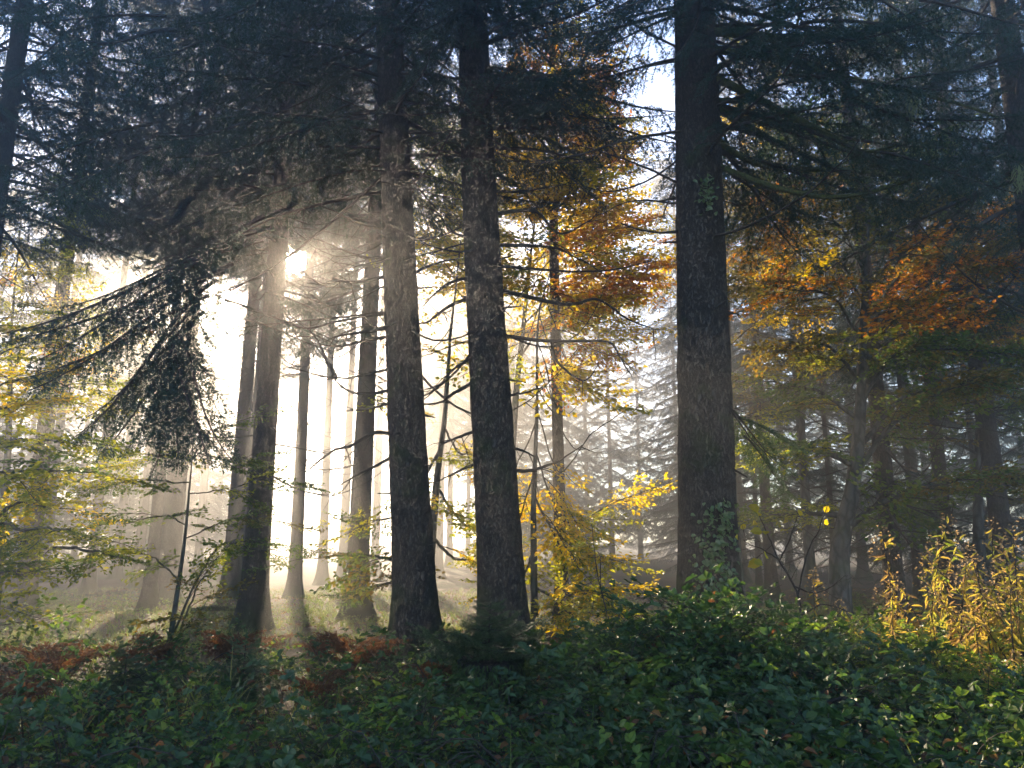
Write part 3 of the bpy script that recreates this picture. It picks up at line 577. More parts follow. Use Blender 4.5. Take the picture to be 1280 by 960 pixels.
# the forest wall closing the view on the shaded side and far beyond the sunlit grass, plus high-crowned spruces added to shade the misty air
WALL = [(735, 52), (800, 56), (860, 34), (905, 40), (985, 36), (1045, 42), (1105, 37), (1165, 41), (1230, 35), (1290, 40), (1360, 34), (640, 44), (695, 47), (-120, 32), (-40, 38), (25, 42), (95, 46), (160, 44), (205, 39), (252, 45), (522, 45), (562, 41), (602, 46), (505, 51), (545, 55), (585, 52), (628, 50), (668, 55), (712, 60), (765, 49), (850, 50), (185, 52), (228, 49), (272, 54), (308, 60), (128, 50), (62, 53), (-10, 50)]
WHERE = ['behind the drooping dead stalk', 'beyond the slanting beams', 'hidden mostly by the thickest trunk', 'beside the ivied trunk', 'behind the bare twiggy shrub', 'behind the forked beech foot', 'behind the straight twiggy spruce', 'behind the lower goldenrod stems', 'behind the tall goldenrod', 'behind the tallest goldenrod', 'at the outer edge past the goldenrod', 'behind the stump trunk', 'behind the young straight misty trunk', 'at the edge past the lime beech', 'behind the lime beech twigs', 'behind the yellow-green beech', 'above the sunlit grass', 'behind the slim grass-side spruce', 'behind the sturdy mist-veiled trunk', 'between the sturdy and the paired trunks', 'added for shade, hidden by the leaning trunk', 'added for shade in the gap between the two big neighbouring trunks', 'added for shade near the stump trunk', 'added for shade far off in the first trunk gap', 'added for shade far off in the second trunk gap', 'added for shade far off past the crooked beech', 'far off past the stump', 'far off past the golden pole', 'far off past the dead stalk', 'deep in the pale beams', 'far off past the ivied trunk', 'far off past the thin grey trunk', 'far off past the sapling', 'far off past the paired trunks', 'far off close beside the paired trunks', 'far off past the slim grass-side trunk', 'far off past the shaggy edge spruce', 'far off past the lime twigs']
for k, ((px, Y), wh) in enumerate(zip(WALL, WHERE)):
    spruce(px, Y, .34, 'low-boughed hazy background spruce ' + wh, height=20 if k < 31 else 14, crown=(.9 + .7 * (k % 3) if k < 20 or k > 25 else 6.5, 19), rmax=3.8, per_m=5, dead=(.8, 3, 4), seed=70 + k, sides=10, gap=.4, kinds=BOUGH_FAR, smin=.8)
THICK = [(945, 23, 8, 'young bushy spruce behind the bare shrub'), (1040, 20, 8, 'young bushy spruce behind the forked beech'), (1140, 19, 8.5, 'young bushy spruce between the straight spruce and the goldenrod'), (1225, 21, 9, 'young bushy spruce behind the goldenrod'), (1310, 17, 9, 'young bushy spruce at the outer edge'), (870, 27, 8, 'young bushy spruce behind the thickest trunk')]
for k, (px, Y, hh, lab) in enumerate(THICK):
    spruce(px, Y, .16, lab, height=hh, crown=(.9, hh - .4), rmax=2.3, per_m=6, dead=(.5, 1, 2), seed=120 + k, sides=10, gap=.3, thin=.3, taper=.09)

# ================================================================== THE BEECHES
lim, grn, yel, org, olv = 'lime', 'green', 'yellow', 'orange', 'olive'
beech([(668, 790), (667, 640), (671, 520), (673, 400), (690, 330), (700, 250)], 10.4, .095, 'slender beech pole with bright yellow leaves between the big trunks', [
 (.25, [(700, 745), (745, 738), (775, 742)], -.6, [(yel, 3), (lim, 2)], 1.3), (.3, [(645, 720), (625, 700)], .5, [(yel, 1), (lim, 2)], 1.2),
 (.36, [(710, 700), (740, 690)], -.4, [(yel, 2), (lim, 2)], 1.3), (.45, [(705, 650), (750, 640), (775, 620)], .4, [(yel, 3), (lim, 2)], 1.3),
 (.52, [(700, 590), (735, 545), (775, 520), (795, 510)], -.5, [(lim, 3), (yel, 2)], 1.5), (.5, [(640, 590), (612, 585)], .7, [(lim, 1), (yel, 1)], 1.1),
 (.6, [(700, 520), (725, 505)], .5, [(yel, 2), (lim, 1)], 1.2), (.68, [(700, 470), (720, 440), (735, 430)], .5, [(yel, 2), (org, 1)], 1.2),
 (.72, [(645, 450), (630, 430)], .6, [(yel, 2), (lim, 1)], 1.2), (.78, [(715, 390), (745, 385)], .6, [(yel, 2), (org, 1)], 1.3), (.85, [(660, 350), (645, 330)], .5, [(yel, 2), (lim, 1)], 1.3),
 (.9, [(730, 320), (760, 310)], .6, [(yel, 2), (org, 1)], 1.3), (.2, [(690, 765), (725, 770)], -.4, [(yel, 2), (lim, 2)], 1.2), (.4, [(640, 670), (620, 655)], .3, [(yel, 2), (lim, 2)], 1.2), (.56, [(715, 555), (745, 560)], .3, [(yel, 3), (lim, 1)], 1.2), (.64, [(700, 490), (745, 470)], -.4, [(yel, 3)], 1.2), (.74, [(710, 430), (760, 415)], .3, [(yel, 3), (org, 1)], 1.2)], seed=1, step=.26)
beech([(634, 770), (640, 560), (655, 400), (668, 280), (680, 180), (690, 90)], 12.6, .19, 'golden and orange beech crown glowing behind the mossy-stump trunk', [
 (.45, [(690, 390), (740, 370)], .8, [(yel, 3), (lim, 1)], 1.6), (.5, [(720, 350), (790, 345), (815, 335)], -.8, [(yel, 1), (org, 1)], 1.7), (.52, [(640, 370), (625, 350)], -.8, [(yel, 2), (lim, 1)], 1.5),
 (.58, [(700, 300), (760, 290)], .6, [(yel, 3), (org, 1)], 1.8), (.6, [(650, 300), (632, 270)], -.6, [(lim, 2), (yel, 2)], 1.6), (.64, [(710, 260), (745, 235)], -.8, [(yel, 3), (org, 1)], 1.8), (.66, [(660, 250), (640, 220)], -.8, [(lim, 2), (yel, 2)], 1.7),
 (.7, [(700, 215), (735, 200), (760, 205)], .8, [(yel, 3), (org, 1)], 1.8), (.73, [(665, 205), (645, 170)], .6, [(yel, 2), (lim, 1)], 1.7), (.78, [(705, 165), (740, 160)], -.6, [(yel, 2), (org, 1)], 1.8), (.83, [(690, 135), (720, 120)], .6, [(org, 2), (yel, 2)], 1.8), (.88, [(700, 110), (715, 80)], -.5, [(org, 2), (yel, 2)], 1.6), (.86, [(670, 130), (655, 110)], -.5, [(yel, 2), (org, 1)], 1.5),
 (.55, [(600, 330), (560, 310)], .4, [(lim, 2), (yel, 2)], 1.2), (.62, [(600, 260), (555, 150)], .4, [(lim, 2), (grn, 2)], 1.2)], seed=2, spray_scale=(.9, 1.5), step=.15)
beech([(533, 740), (545, 610), (556, 520), (563, 420), (570, 360), (576, 300), (585, 240)], 11.6, .145, 'crooked dark beech stem between the two leaning spruce trunks', [
 (.22, [(505, 700), (440, 690), (395, 692)], -.5, [(grn, 2), (olv, 1)], 1.2), (.18, [(500, 728), (455, 735), (430, 745)], .3, [(grn, 2), (olv, 1)], 1.1), (.24, [(575, 700), (605, 690)], .5, [(lim, 2), (yel, 1)], 1.2), (.3, [(580, 655), (612, 640)], -.3, [(lim, 2), (yel, 2)], 1.4),
 (.36, [(500, 640), (455, 655), (425, 660)], .6, [(grn, 2), (lim, 1)], .9), (.42, [(580, 570), (598, 540)], .6, [(lim, 1), (yel, 1)], 1.1), (.5, [(530, 500), (500, 520)], .6, [(yel, 1), (lim, 2)], .9), (.6, [(540, 440), (520, 430)], .6, [(yel, 2), (org, 1)], 1.0),
 (.66, [(545, 390), (530, 350), (528, 330)], .5, [(yel, 2), (lim, 1)], 1.0), (.72, [(590, 380), (600, 350)], .7, [(yel, 2), (lim, 1)], 1.1), (.82, [(550, 320), (535, 300)], .6, [(lim, 2), (yel, 1)], 1.0), (.9, [(560, 270), (545, 240)], .6, [(lim, 2), (grn, 1)], 1.1)], seed=3)
beech([(221, 790), (229, 690), (236, 620), (241, 560), (243, 520)], 8.6, .055, 'young beech sapling with green leaves standing before the misty trunks', [
 (.3, [(270, 690), (320, 685), (355, 690)], .4, [(grn, 3), (lim, 1)], 1.2), (.35, [(190, 695), (150, 690), (115, 700)], -.3, [(grn, 2), (lim, 2)], 1.2), (.45, [(262, 660), (300, 645), (335, 650)], .5, [(grn, 2), (olv, 1)], 1.2),
 (.5, [(200, 640), (150, 650), (120, 645)], .5, [(grn, 2), (lim, 2)], 1.2), (.62, [(280, 610), (330, 600), (365, 608)], .4, [(grn, 3), (lim, 1)], 1.2), (.66, [(190, 600), (130, 605), (90, 600)], -.5, [(grn, 2), (lim, 1)], 1.3),
 (.8, [(275, 575), (320, 565)], .3, [(grn, 3)], 1.2), (.85, [(200, 570), (150, 560), (110, 565)], .6, [(grn, 2), (lim, 1)], 1.2), (.95, [(255, 545), (290, 540)], .3, [(grn, 2)], 1.1), (.25, [(245, 740), (262, 715)], -.3, [(olv, 2), (grn, 1)], 1)], seed=4, spray_scale=(.5, .85), step=.33, sides=9)
beech([(-70, 800), (-66, 640), (-60, 500), (-55, 360)], 7.4, .13, 'leafy beech at the forest edge with lime leaves spreading over the grass', [
 (.3, [(0, 690), (60, 685), (120, 700), (165, 708)], .3, [(grn, 3), (lim, 2)], 1.5), (.35, [(10, 640), (70, 640)], .8, [(lim, 3), (yel, 1)], 1.5), (.4, [(-10, 660), (40, 665), (90, 672)], -.6, [(grn, 3), (lim, 1)], 1.3), (.5, [(0, 590), (60, 590), (130, 600), (165, 610)], .5, [(grn, 2), (lim, 2)], 1.5),
 (.55, [(0, 560), (50, 555), (95, 560)], -.4, [(lim, 3), (grn, 1)], 1.4), (.65, [(0, 520), (60, 505), (110, 505)], .8, [(lim, 3), (yel, 1)], 1.6), (.7, [(0, 480), (60, 475), (100, 488)], .6, [(lim, 2), (yel, 1)], 1.6), (.78, [(0, 440), (40, 440)], .8, [(lim, 2), (yel, 2)], 1.5), (.28, [(-10, 720), (40, 715)], -.5, [(grn, 2), (lim, 2)], 1.3), (.9, [(0, 400), (50, 380)], .8, [(lim, 2), (olv, 1)], 1.3)], seed=5, spray_scale=(.6, 1.0))
beech([(5, 770), (10, 560), (14, 420), (22, 320), (30, 240)], 13.5, .17, 'yellow-green beech rising in the light above the sunlit grass', [
 (.4, [(60, 470), (120, 470)], .5, [(lim, 3), (yel, 2)], 1.7), (.45, [(-40, 450)], .5, [(lim, 2), (yel, 2)], 1.6), (.52, [(50, 400), (95, 390)], .5, [(lim, 3), (yel, 1)], 1.7), (.6, [(45, 350), (80, 340)], -.5, [(lim, 2), (yel, 1)], 1.6), (.66, [(-20, 350), (-50, 330)], .4, [(lim, 2), (org, 1)], 1.5), (.74, [(50, 300), (95, 290)], .5, [(lim, 3), (grn, 1)], 1.6), (.8, [(0, 300), (-20, 270)], .5, [(lim, 2), (yel, 1)], 1.5), (.48, [(110, 420), (170, 425)], 1.2, [(lim, 2), (org, 1)], 1.4), (.9, [(60, 260), (110, 250)], .4, [(grn, 2), (lim, 1)], 1.4)], seed=6, spray_scale=(.8, 1.3))
# right: the shaded forked beech and its olive and orange layers
beech([(1044, 785), (1050, 690), (1066, 610), (1075, 520), (1078, 430), (1081, 340), (1088, 250), (1092, 170)], 10.6, .27, 'forked beech in shade with layered olive and orange autumn leaves', [
 (.3, [(1120, 620), (1200, 600), (1270, 600)], -1.2, [(grn, 3), (olv, 1)], 1.7), (.33, [(1010, 640), (960, 640)], .8, [(grn, 3), (lim, 1)], 1.3), (.4, [(1110, 540), (1160, 500), (1230, 470), (1290, 450)], -1, [(grn, 2), (olv, 2)], 1.7), (.42, [(1020, 560), (985, 565), (950, 575)], -.8, [(grn, 3), (lim, 1)], 1.6),
 (.46, [(1130, 500), (1200, 490), (1260, 500)], .8, [(olv, 3), (grn, 1)], 1.6), (.5, [(1030, 490), (990, 480), (940, 470)], .5, [(grn, 2), (olv, 1), (lim, 1)], 1.5), (.53, [(1120, 440), (1190, 430), (1260, 435)], -1.2, [(grn, 3), (olv, 1)], 1.8), (.56, [(1030, 430), (980, 440)], -.8, [(olv, 2), (lim, 1)], 1.5),
 (.58, [(1110, 400), (1160, 360), (1210, 320), (1250, 290)], -.8, [(olv, 2), (org, 1)], 1.8), (.6, [(1130, 420), (1210, 400), (1290, 390)], .6, [(org, 1), (olv, 2), (grn, 1)], 1.8), (.63, [(1120, 350), (1170, 300), (1220, 270)], .6, [(org, 1), (olv, 2)], 1.8), (.65, [(1040, 370), (990, 360), (935, 350)], -.8, [(olv, 3), (org, 1), (yel, 1)], 1.8), (.7, [(1040, 320), (980, 310), (920, 305)], .6, [(olv, 3), (yel, 1), (org, 1)], 1.8),
 (.72, [(1130, 320), (1200, 330), (1280, 340)], -1.2, [(org, 1), (olv, 2)], 1.8), (.76, [(1050, 280), (1000, 270), (940, 275)], -.6, [(olv, 3), (org, 1)], 1.7), (.8, [(1120, 260), (1180, 250)], .6, [(olv, 2), (grn, 2)], 1.6), (.84, [(1050, 240), (1010, 225)], .5, [(olv, 2), (grn, 1)], 1.6), (.9, [(1110, 200), (1150, 190)], .6, [(grn, 2), (olv, 1)], 1.5), (.92, [(1060, 180), (1020, 160), (980, 150)], .6, [(olv, 2), (grn, 1)], 1.6)], seed=7, spray_scale=(.7, 1.2), sides=16, step=.3)
beech([(925, 790), (920, 640), (915, 520), (912, 420), (910, 330), (905, 240)], 12.5, .10, 'thin beech with yellowing leaves beside the thickest spruce trunk', [
 (.35, [(950, 640), (990, 650)], .5, [(grn, 2), (lim, 1)], 1.3), (.5, [(950, 520), (1000, 510)], .5, [(lim, 2), (grn, 2)], 1.5), (.58, [(960, 455), (1010, 450)], -.4, [(lim, 2), (olv, 1)], 1.5), (.65, [(950, 400), (1000, 390), (1030, 395)], .5, [(yel, 2), (olv, 2)], 1.6), (.72, [(960, 350), (1010, 345)], .4, [(olv, 2), (yel, 1)], 1.6), (.8, [(950, 300), (990, 295)], .5, [(yel, 1), (olv, 2)], 1.6), (.88, [(960, 240), (1010, 230)], .5, [(olv, 2), (org, 1)], 1.6), (.95, [(960, 180), (1010, 140)], .5, [(olv, 2), (grn, 2)], 1.5), (.8, [(870, 290), (820, 280)], .5, [(yel, 2), (org, 1)], 1.3)], seed=8)
beech([(1215, 790), (1222, 600), (1228, 450), (1236, 330), (1245, 240)], 15, .22, 'deep green and rust beech filling the shade beyond the goldenrod', [
 (.3, [(1160, 640), (1110, 650)], .5, [(grn, 3)], 1.6), (.35, [(1270, 600), (1310, 590)], .5, [(grn, 3), (olv, 1)], 1.6), (.45, [(1170, 540), (1110, 530)], -.5, [(grn, 3), (olv, 1)], 1.7), (.5, [(1280, 500)], .5, [(grn, 2), (olv, 2)], 1.6), (.58, [(1170, 440), (1120, 420)], .5, [(olv, 3), (org, 1)], 1.7), (.65, [(1270, 400), (1310, 390)], .5, [(org, 2), (olv, 2)], 1.7), (.72, [(1180, 350), (1120, 330)], -.5, [(olv, 2), (org, 2)], 1.7), (.8, [(1280, 310)], .5, [(org, 2), (olv, 2)], 1.7), (.88, [(1190, 260), (1140, 240)], .5, [(olv, 2), (grn, 1)], 1.6), (.95, [(1270, 220), (1300, 200)], .5, [(grn, 2), (olv, 1)], 1.6)], seed=9, spray_scale=(.9, 1.4), step=.32)
beech([(1010, 780), (1005, 600), (1000, 420), (1000, 280), (1005, 160), (1010, 60)], 17, .22, 'tall green and amber beech seen beneath the sweeping mossy branches', [
 (.45, [(960, 500), (920, 490)], .5, [(olv, 2), (grn, 2)], 1.5), (.5, [(1050, 460)], .5, [(grn, 2), (olv, 2)], 1.5), (.62, [(960, 350), (920, 330)], .5, [(olv, 2), (yel, 1)], 1.6), (.66, [(1060, 320), (1100, 300)], .5, [(olv, 2), (org, 1)], 1.6), (.74, [(950, 240), (915, 225)], -.5, [(olv, 2), (yel, 2)], 1.8), (.76, [(1050, 210), (1100, 190)], .5, [(olv, 2), (grn, 1), (org, 1)], 1.8), (.82, [(970, 160), (930, 140)], .5, [(yel, 1), (olv, 3)], 1.8), (.85, [(1040, 140), (1090, 130)], .5, [(grn, 2), (olv, 2)], 1.8), (.92, [(980, 80), (945, 60)], .5, [(olv, 2), (lim, 1)], 1.7), (.95, [(1040, 60), (1080, 40)], .5, [(grn, 2), (olv, 2)], 1.6)], seed=10, spray_scale=(.9, 1.5), step=.32)

# ================================================================== UNDERGROWTH
def scatter(n, xr, yr, keep=None, seed=0):
    r = np.random.default_rng(seed); x = r.uniform(*xr, n); y = r.uniform(*yr, n); k = np.abs(x) < y * .78 + 1.2
    if keep is not None: k &= keep(x, y, r.random(n))
    return x[k], y[k], r
def rand_mats(x, y, z, r, smin, smax, tilt=.25):
    n = len(x); a = r.random(n) * 2 * PI; s = r.uniform(smin, smax, n); Ms = np.zeros((n, 4, 4)); Ms[:, 3, 3] = 1
    zx = r.normal(0, tilt, n); zy = r.normal(0, tilt, n); Zv = np.stack([zx, zy, np.ones(n)], -1); Zv /= np.linalg.norm(Zv, axis=1)[:, None]
    Xv = np.stack([np.cos(a), np.sin(a), np.zeros(n)], -1); Yv = np.cross(Zv, Xv); Yv /= np.linalg.norm(Yv, axis=1)[:, None]; Xv = np.cross(Yv, Zv)
    Ms[:, :3, 0] = Xv * s[:, None]; Ms[:, :3, 1] = Yv * s[:, None]; Ms[:, :3, 2] = Zv * s[:, None]; Ms[:, :3, 3] = np.stack([x, y, z], -1)
    return Ms
def bramble_sprig(seed, leaf=.062, hgt=.3):
    r = np.random.default_rng(seed); mb = MB(); t = np.linspace(0, 1, 8); az = 0
    ax = np.stack([t * .55, .05 * np.sin(t * 3 + seed), hgt * (2.2 * t - 1.5 * t ** 2)], -1); tube(mb, ax, .003 * (1 - .6 * t), 3, 0)
    P, D, Nn = [], [], []
    for q in np.linspace(.15, 1, 10):
        p = np.array([np.interp(q, t, ax[:, k]) for k in range(3)]); sd = r.choice([-1, 1]); d = np.array([.4, sd * r.uniform(.5, 1), r.uniform(.1, .6)]); d /= np.linalg.norm(d); e = p + d * r.uniform(.04, .1)
        nn = np.array([0, 0, 1]) + r.normal(0, .35, 3); s_ = np.cross(nn, d)
        for a in (0, 1.15, -1.15): P.append(e); D.append(d * math.cos(a) + s_ * math.sin(a)); Nn.append(nn)
    add_leaves(mb, np.array(P), np.array(D), np.array(Nn), leaf, .68, 1, r, .2, .18)
    return mb
SPRIGS = [bramble_sprig(200 + k, .038 + .007 * (k % 3), .18 + .06 * (k % 3)) for k in range(5)]
TRUNKS = [(Ab, .5), (Bb, .5), (Cb, .42), (gpoint(615, 6.3), .42), (gpoint(612, 5.8), .45), (gpoint(612, 5.2), .3)]
def off_trunk(x, y): 
    k = np.ones_like(x, bool)
    for b, rr in TRUNKS: k &= (x - b[0]) ** 2 + (y - b[1]) ** 2 > rr * rr
    return k
def mound(x, y):                            # extra height of the vegetation: the mound at the ivied trunk's foot and the front hedge
    return (.72) * np.exp(-((x - 1.35) / .75) ** 2 - ((y - 5.6) / 1.1) ** 2) + .16 * np.exp(-((y - 3.6) / .9) ** 2) + .12 * vnoise(x * .9 + 9, y * .9) + .06
def patch(name, label, n, xr, yr, keep, seed, mats, sprigs, smin, smax, hfun, cat='ground cover', tilt=.35):
    x, y, r = scatter(n, xr, yr, keep, seed); k = off_trunk(x, y); x, y = x[k], y[k]
    z = ground_h(x, y) + np.clip(hfun(x, y), 0, None) * r.random(len(x)) ** .6; w = r.integers(len(sprigs), size=len(x)); mb = MB(); Ms = rand_mats(x, y, z, r, smin, smax, tilt)
    for i_, s_ in enumerate(sprigs):
        if (w == i_).any(): mb.merge(s_, Ms[w == i_])
    o = link(name, mb.mesh(name, mats)); o['kind'] = 'stuff'; tag(o, label, cat); return o
patch('bramble_ground_cover', 'dark green bramble leaves carpeting the shaded foreground', 9500, (-6.5, 1.3), (2.2, 8.2), lambda x, y, u: (u < .1 + .75 * (vnoise(x * .8, y * .8) + .5)) & ~((y > 4.9 + .8 * vnoise(x * 1.2, 3.3 + 0 * y)) & (x < -.9) & (u > .1)), 1, [M_TWIG, M_BRAMBLE], SPRIGS, .6, 1.15, lambda x, y: mound(x, y) + .08)
patch('bramble_mound', 'tall heaped bramble thicket round the foot of the thickest trunk', 6500, (.3, 4.2), (2.2, 8.2), lambda x, y, u: u < .35 + .65 * np.exp(-((x - 1.6) / 1.2) ** 2), 2, [M_TWIG, M_BRAMBLE], SPRIGS, .65, 1.2, mound, 'thicket')
patch('nettle_patch', 'bright green sunlit weeds around the withered goldenrod', 2200, (2.0, 6.5), (2.6, 7.5), lambda x, y, u: (x > 1.6 + .15 * y), 3, [M_TWIG, M_BRAMBLE_L], SPRIGS, .5, 1.0, lambda x, y: .42 + .2 * vnoise(x * 2, y * 2), 'weeds')
patch('green_ground_plants', 'lighter green leaves sprinkled through the foreground brambles', 3200, (-6, 4), (2.4, 7.5), lambda x, y, u: (u < .3 + .8 * vnoise(x * 1.3 + 4, y * 1.3)) & ~((y > 5.2) & (x < -.9) & (u > .15)), 8, [M_TWIG, M_BRAMBLE_L], SPRIGS, .5, .95, lambda x, y: mound(x, y) + .12)
patch('low_leafy_plants', 'low sunlit leafy plants on the mossy forest floor', 2400, (-12, 9), (7.5, 20), lambda x, y, u: u < .35 + .9 * vnoise(x * .5 + 2, y * .5), 4, [M_TWIG, M_BRAMBLE_L], SPRIGS, .4, .8, lambda x, y: .05 + 0 * x)
# grass
def blades(seed, n=14, h=.32):
    r = np.random.default_rng(seed); mb = MB()
    for _ in range(n):
        a = r.random() * 6.28; l = h * r.uniform(.5, 1.2); b = np.array([r.normal(0, .03), r.normal(0, .03), 0]); d = np.array([math.cos(a), math.sin(a), 0]); s = np.array([-d[1], d[0], 0]); bend = r.uniform(.2, .9)
        V = []
        for t in (0, .35, .7, 1): c = b + d * (bend * l * t ** 2) + np.array([0, 0, l * (t - .35 * bend * t ** 2)]); w = .0045 * (1 - t) + .0006; V += [c - s * w, c + s * w]
        mb.add(V, None, [[0, 1, 3, 2], [2, 3, 5, 4], [4, 5, 7, 6]], 0)
    return mb
TUFT = [blades(300 + k, 14, .3) for k in range(4)]
patch('grass', 'long arching grass blades in the foreground brambles and sunlit corner', 2600, (-4, 5), (2.1, 6.5), lambda x, y, u: u < .1 + .75 * (x > 1.5 + .12 * y) + .25 * (y < 3.6), 5, [M_GRASS], TUFT, .8, 1.7, lambda x, y: .05 + 0 * x, 'grass', .2)
patch('short_grass', 'short sunlit grass and moss on the misty forest floor', 15000, (-16, 10), (5.2, 24), lambda x, y, u: u < .25 + 1.3 * vnoise(x * .3 + 7, y * .3) + .35 * (x < -3), 6, [M_GRASS], TUFT, .3, .7, lambda x, y: 0 * x, 'grass', .2)
# fallen leaves
r = np.random.default_rng(9); mb = MB(); n_ = 26000
x = r.uniform(-14, 11, n_); y = 3 + 21 * r.random(n_) ** 1.2; k = np.abs(x) < y * .78 + 1; x, y = x[k], y[k]
Pn = np.stack([x, y, ground_h(x, y) + .012 + .02 * r.random(len(x))], -1); a = r.random(len(x)) * 6.28
add_leaves(mb, Pn, np.stack([np.cos(a), np.sin(a), 0 * a], -1), np.tile([0, 0, 1.0], (len(x), 1)), .062, .62, 0, r, .2, .25)
o = link('fallen_leaves', mb.mesh('fallen_leaves', [M_LITTER])); o['kind'] = 'stuff'; tag(o, 'brown and amber fallen leaves littering the forest floor', 'leaves')

r = np.random.default_rng(19); mb = MB()
for k in range(260):
    y_ = r.uniform(2.6, 7.4); x_ = r.uniform(-.72, .72) * y_; a = r.random() * 6.28; l = r.uniform(.4, 1.1); h_ = float(np.clip(mound(x_, y_), 0, 1)) + r.uniform(.15, .45); t = np.linspace(0, 1, 9); g0 = float(ground_h(x_, y_))
    tube(mb, np.stack([x_ + math.cos(a) * l * t, y_ + math.sin(a) * l * t, g0 + h_ * 4 * t * (1 - t) * (1 - .25 * t) + .02 * np.sin(9 * t + k)], -1), .0035 * (1 - .6 * t) + .0008, 4)
o = link('bramble_stems', mb.mesh('bramble_stems', [M_TWIG])); o['kind'] = 'stuff'; tag(o, 'thin brown bramble stems arching out of the foreground leaves', 'stems')
n_ = 1500; y = r.uniform(2.5, 7, n_); x = r.uniform(-.74, .74, n_) * y; mb = MB(); Pn = np.stack([x, y, ground_h(x, y) + np.clip(mound(x, y), 0, 1) + r.uniform(.05, .3, n_)], -1); a = r.random(n_) * 6.28
add_leaves(mb, Pn, np.stack([np.cos(a), np.sin(a), -.2 + 0 * a], -1), np.tile([0, 0, 1.0], (n_, 1)), .055, .62, 0, r, .3, .5)
o = link('caught_leaves', mb.mesh('caught_leaves', [M_LITTER])); o['kind'] = 'stuff'; tag(o, 'dead brown tree leaves caught on top of the brambles', 'leaves')
# mossy stump with a little spruce growing on it
sb = gpoint(615, 6.3); me, _, _ = trunk_mesh([(0, 0, -.2), (.02, 0, .25), (.0, 0, .52)], .52, -.1, 400, 26, .035, .5, M_BARK, .2, 5)
st = thing('mossy_stump', sb, 'old tree stump shaggy with moss carrying a little spruce', 'stump'); link('trunk', me, st)
mb = MB(); th = np.linspace(0, 2 * PI, 27)[:-1]; V = np.stack([.27 * np.cos(th), .27 * np.sin(th), .5 + .04 * np.sin(5 * th)], -1); mb.add(np.vstack([V, [[0, 0, .55]]]), [[q, (q + 1) % 26, 26] for q in range(26)]); link('cut_top', mb.mesh('cut_top', [M_BARK], True), st)
r = np.random.default_rng(11); n_ = 2600; a = r.random(n_) * 6.28; z = .5 * r.random(n_) ** .8; R_ = .29 + .16 * np.exp(-z / .15)
mb = MB(); Pn = np.stack([R_ * np.cos(a), R_ * np.sin(a), z + .03], -1); Dn = np.stack([np.cos(a) * .5, np.sin(a) * .5, -1 + .3 * r.normal(size=n_)], -1); add_leaves(mb, Pn, Dn, np.stack([np.cos(a), np.sin(a), .3 + 0 * a], -1), .045, .22, 0, r, .1, .3)
o = link('moss', mb.mesh('moss', [M_MOSSBUSH]), st); o['kind'] = 'stuff'

def small_spruce(base, h, label, seed, name='spruce_sapling', wide=.6, light=False):
    r = np.random.default_rng(seed); root = thing(name, base, label, 'sapling'); mb = MB(); tube(mb, [(0, 0, -.05), (0, 0, h * .5), (.01, 0, h)], [.012, .008, .003], 6); link('stem', mb.mesh('stem', [M_TWIG]), root); az = 0
    for z in np.linspace(.04, h * .97, int(40 * h + 16)):
        az += 2.4; ln = wide * (1.08 - (z / h)) * r.uniform(.7, 1.15); link('bough', BOUGH_SAP[r.integers(3)], root, mat=mmat(frame_mat((0, 0, z), (math.cos(az), math.sin(az), r.normal(.22, .1)), scale=max(.25, ln / .55))))
    return root
small_spruce(sb + np.array([-.02, 0, .5]), .46, 'bushy little spruce growing on top of the mossy stump', 21, wide=.56, light=True)
small_spruce(on_ground(300, 895), .55, 'dark low spruce seedling among rusty bracken', 23, wide=.5)
small_spruce(on_ground(150, 900), .5, 'dusky broad spruce seedling beside the curled rusty fern', 24, wide=.5)

# rusty bracken
def frond(seed, L=.6):
    r = np.random.default_rng(seed); mb = MB(); t = np.linspace(0, 1, 10); ax = np.stack([t * L * .85, 0 * t, L * (.75 * t - .75 * t ** 2)], -1); tube(mb, ax, .004 * (1 - .8 * t) + .001, 4, 0); P, D, Nn = [], [], []
    for q in np.linspace(.2, .99, 16):
        b = np.array([np.interp(q, t, ax[:, k]) for k in range(3)])
        for sd in (-1, 1):
            ln = L * .42 * (1.05 - q) * r.uniform(.8, 1.1); d = np.array([.45, sd * .9, r.normal(-.1, .15)]); d /= np.linalg.norm(d)
            for s in np.arange(.015, ln, .02):
                for s2 in (-1, 1): P.append(b + d * s); D.append(d * .5 + np.cross([0, 0, 1], d) * s2); Nn.append([0, 0, 1.0])
    add_leaves(mb, np.array(P), np.array(D), np.array(Nn), .034, .42, 1, r, .2, .3); return mb.mesh('frond', [M_TWIG, M_RUST])
FROND = [frond(60 + k) for k in range(3)]
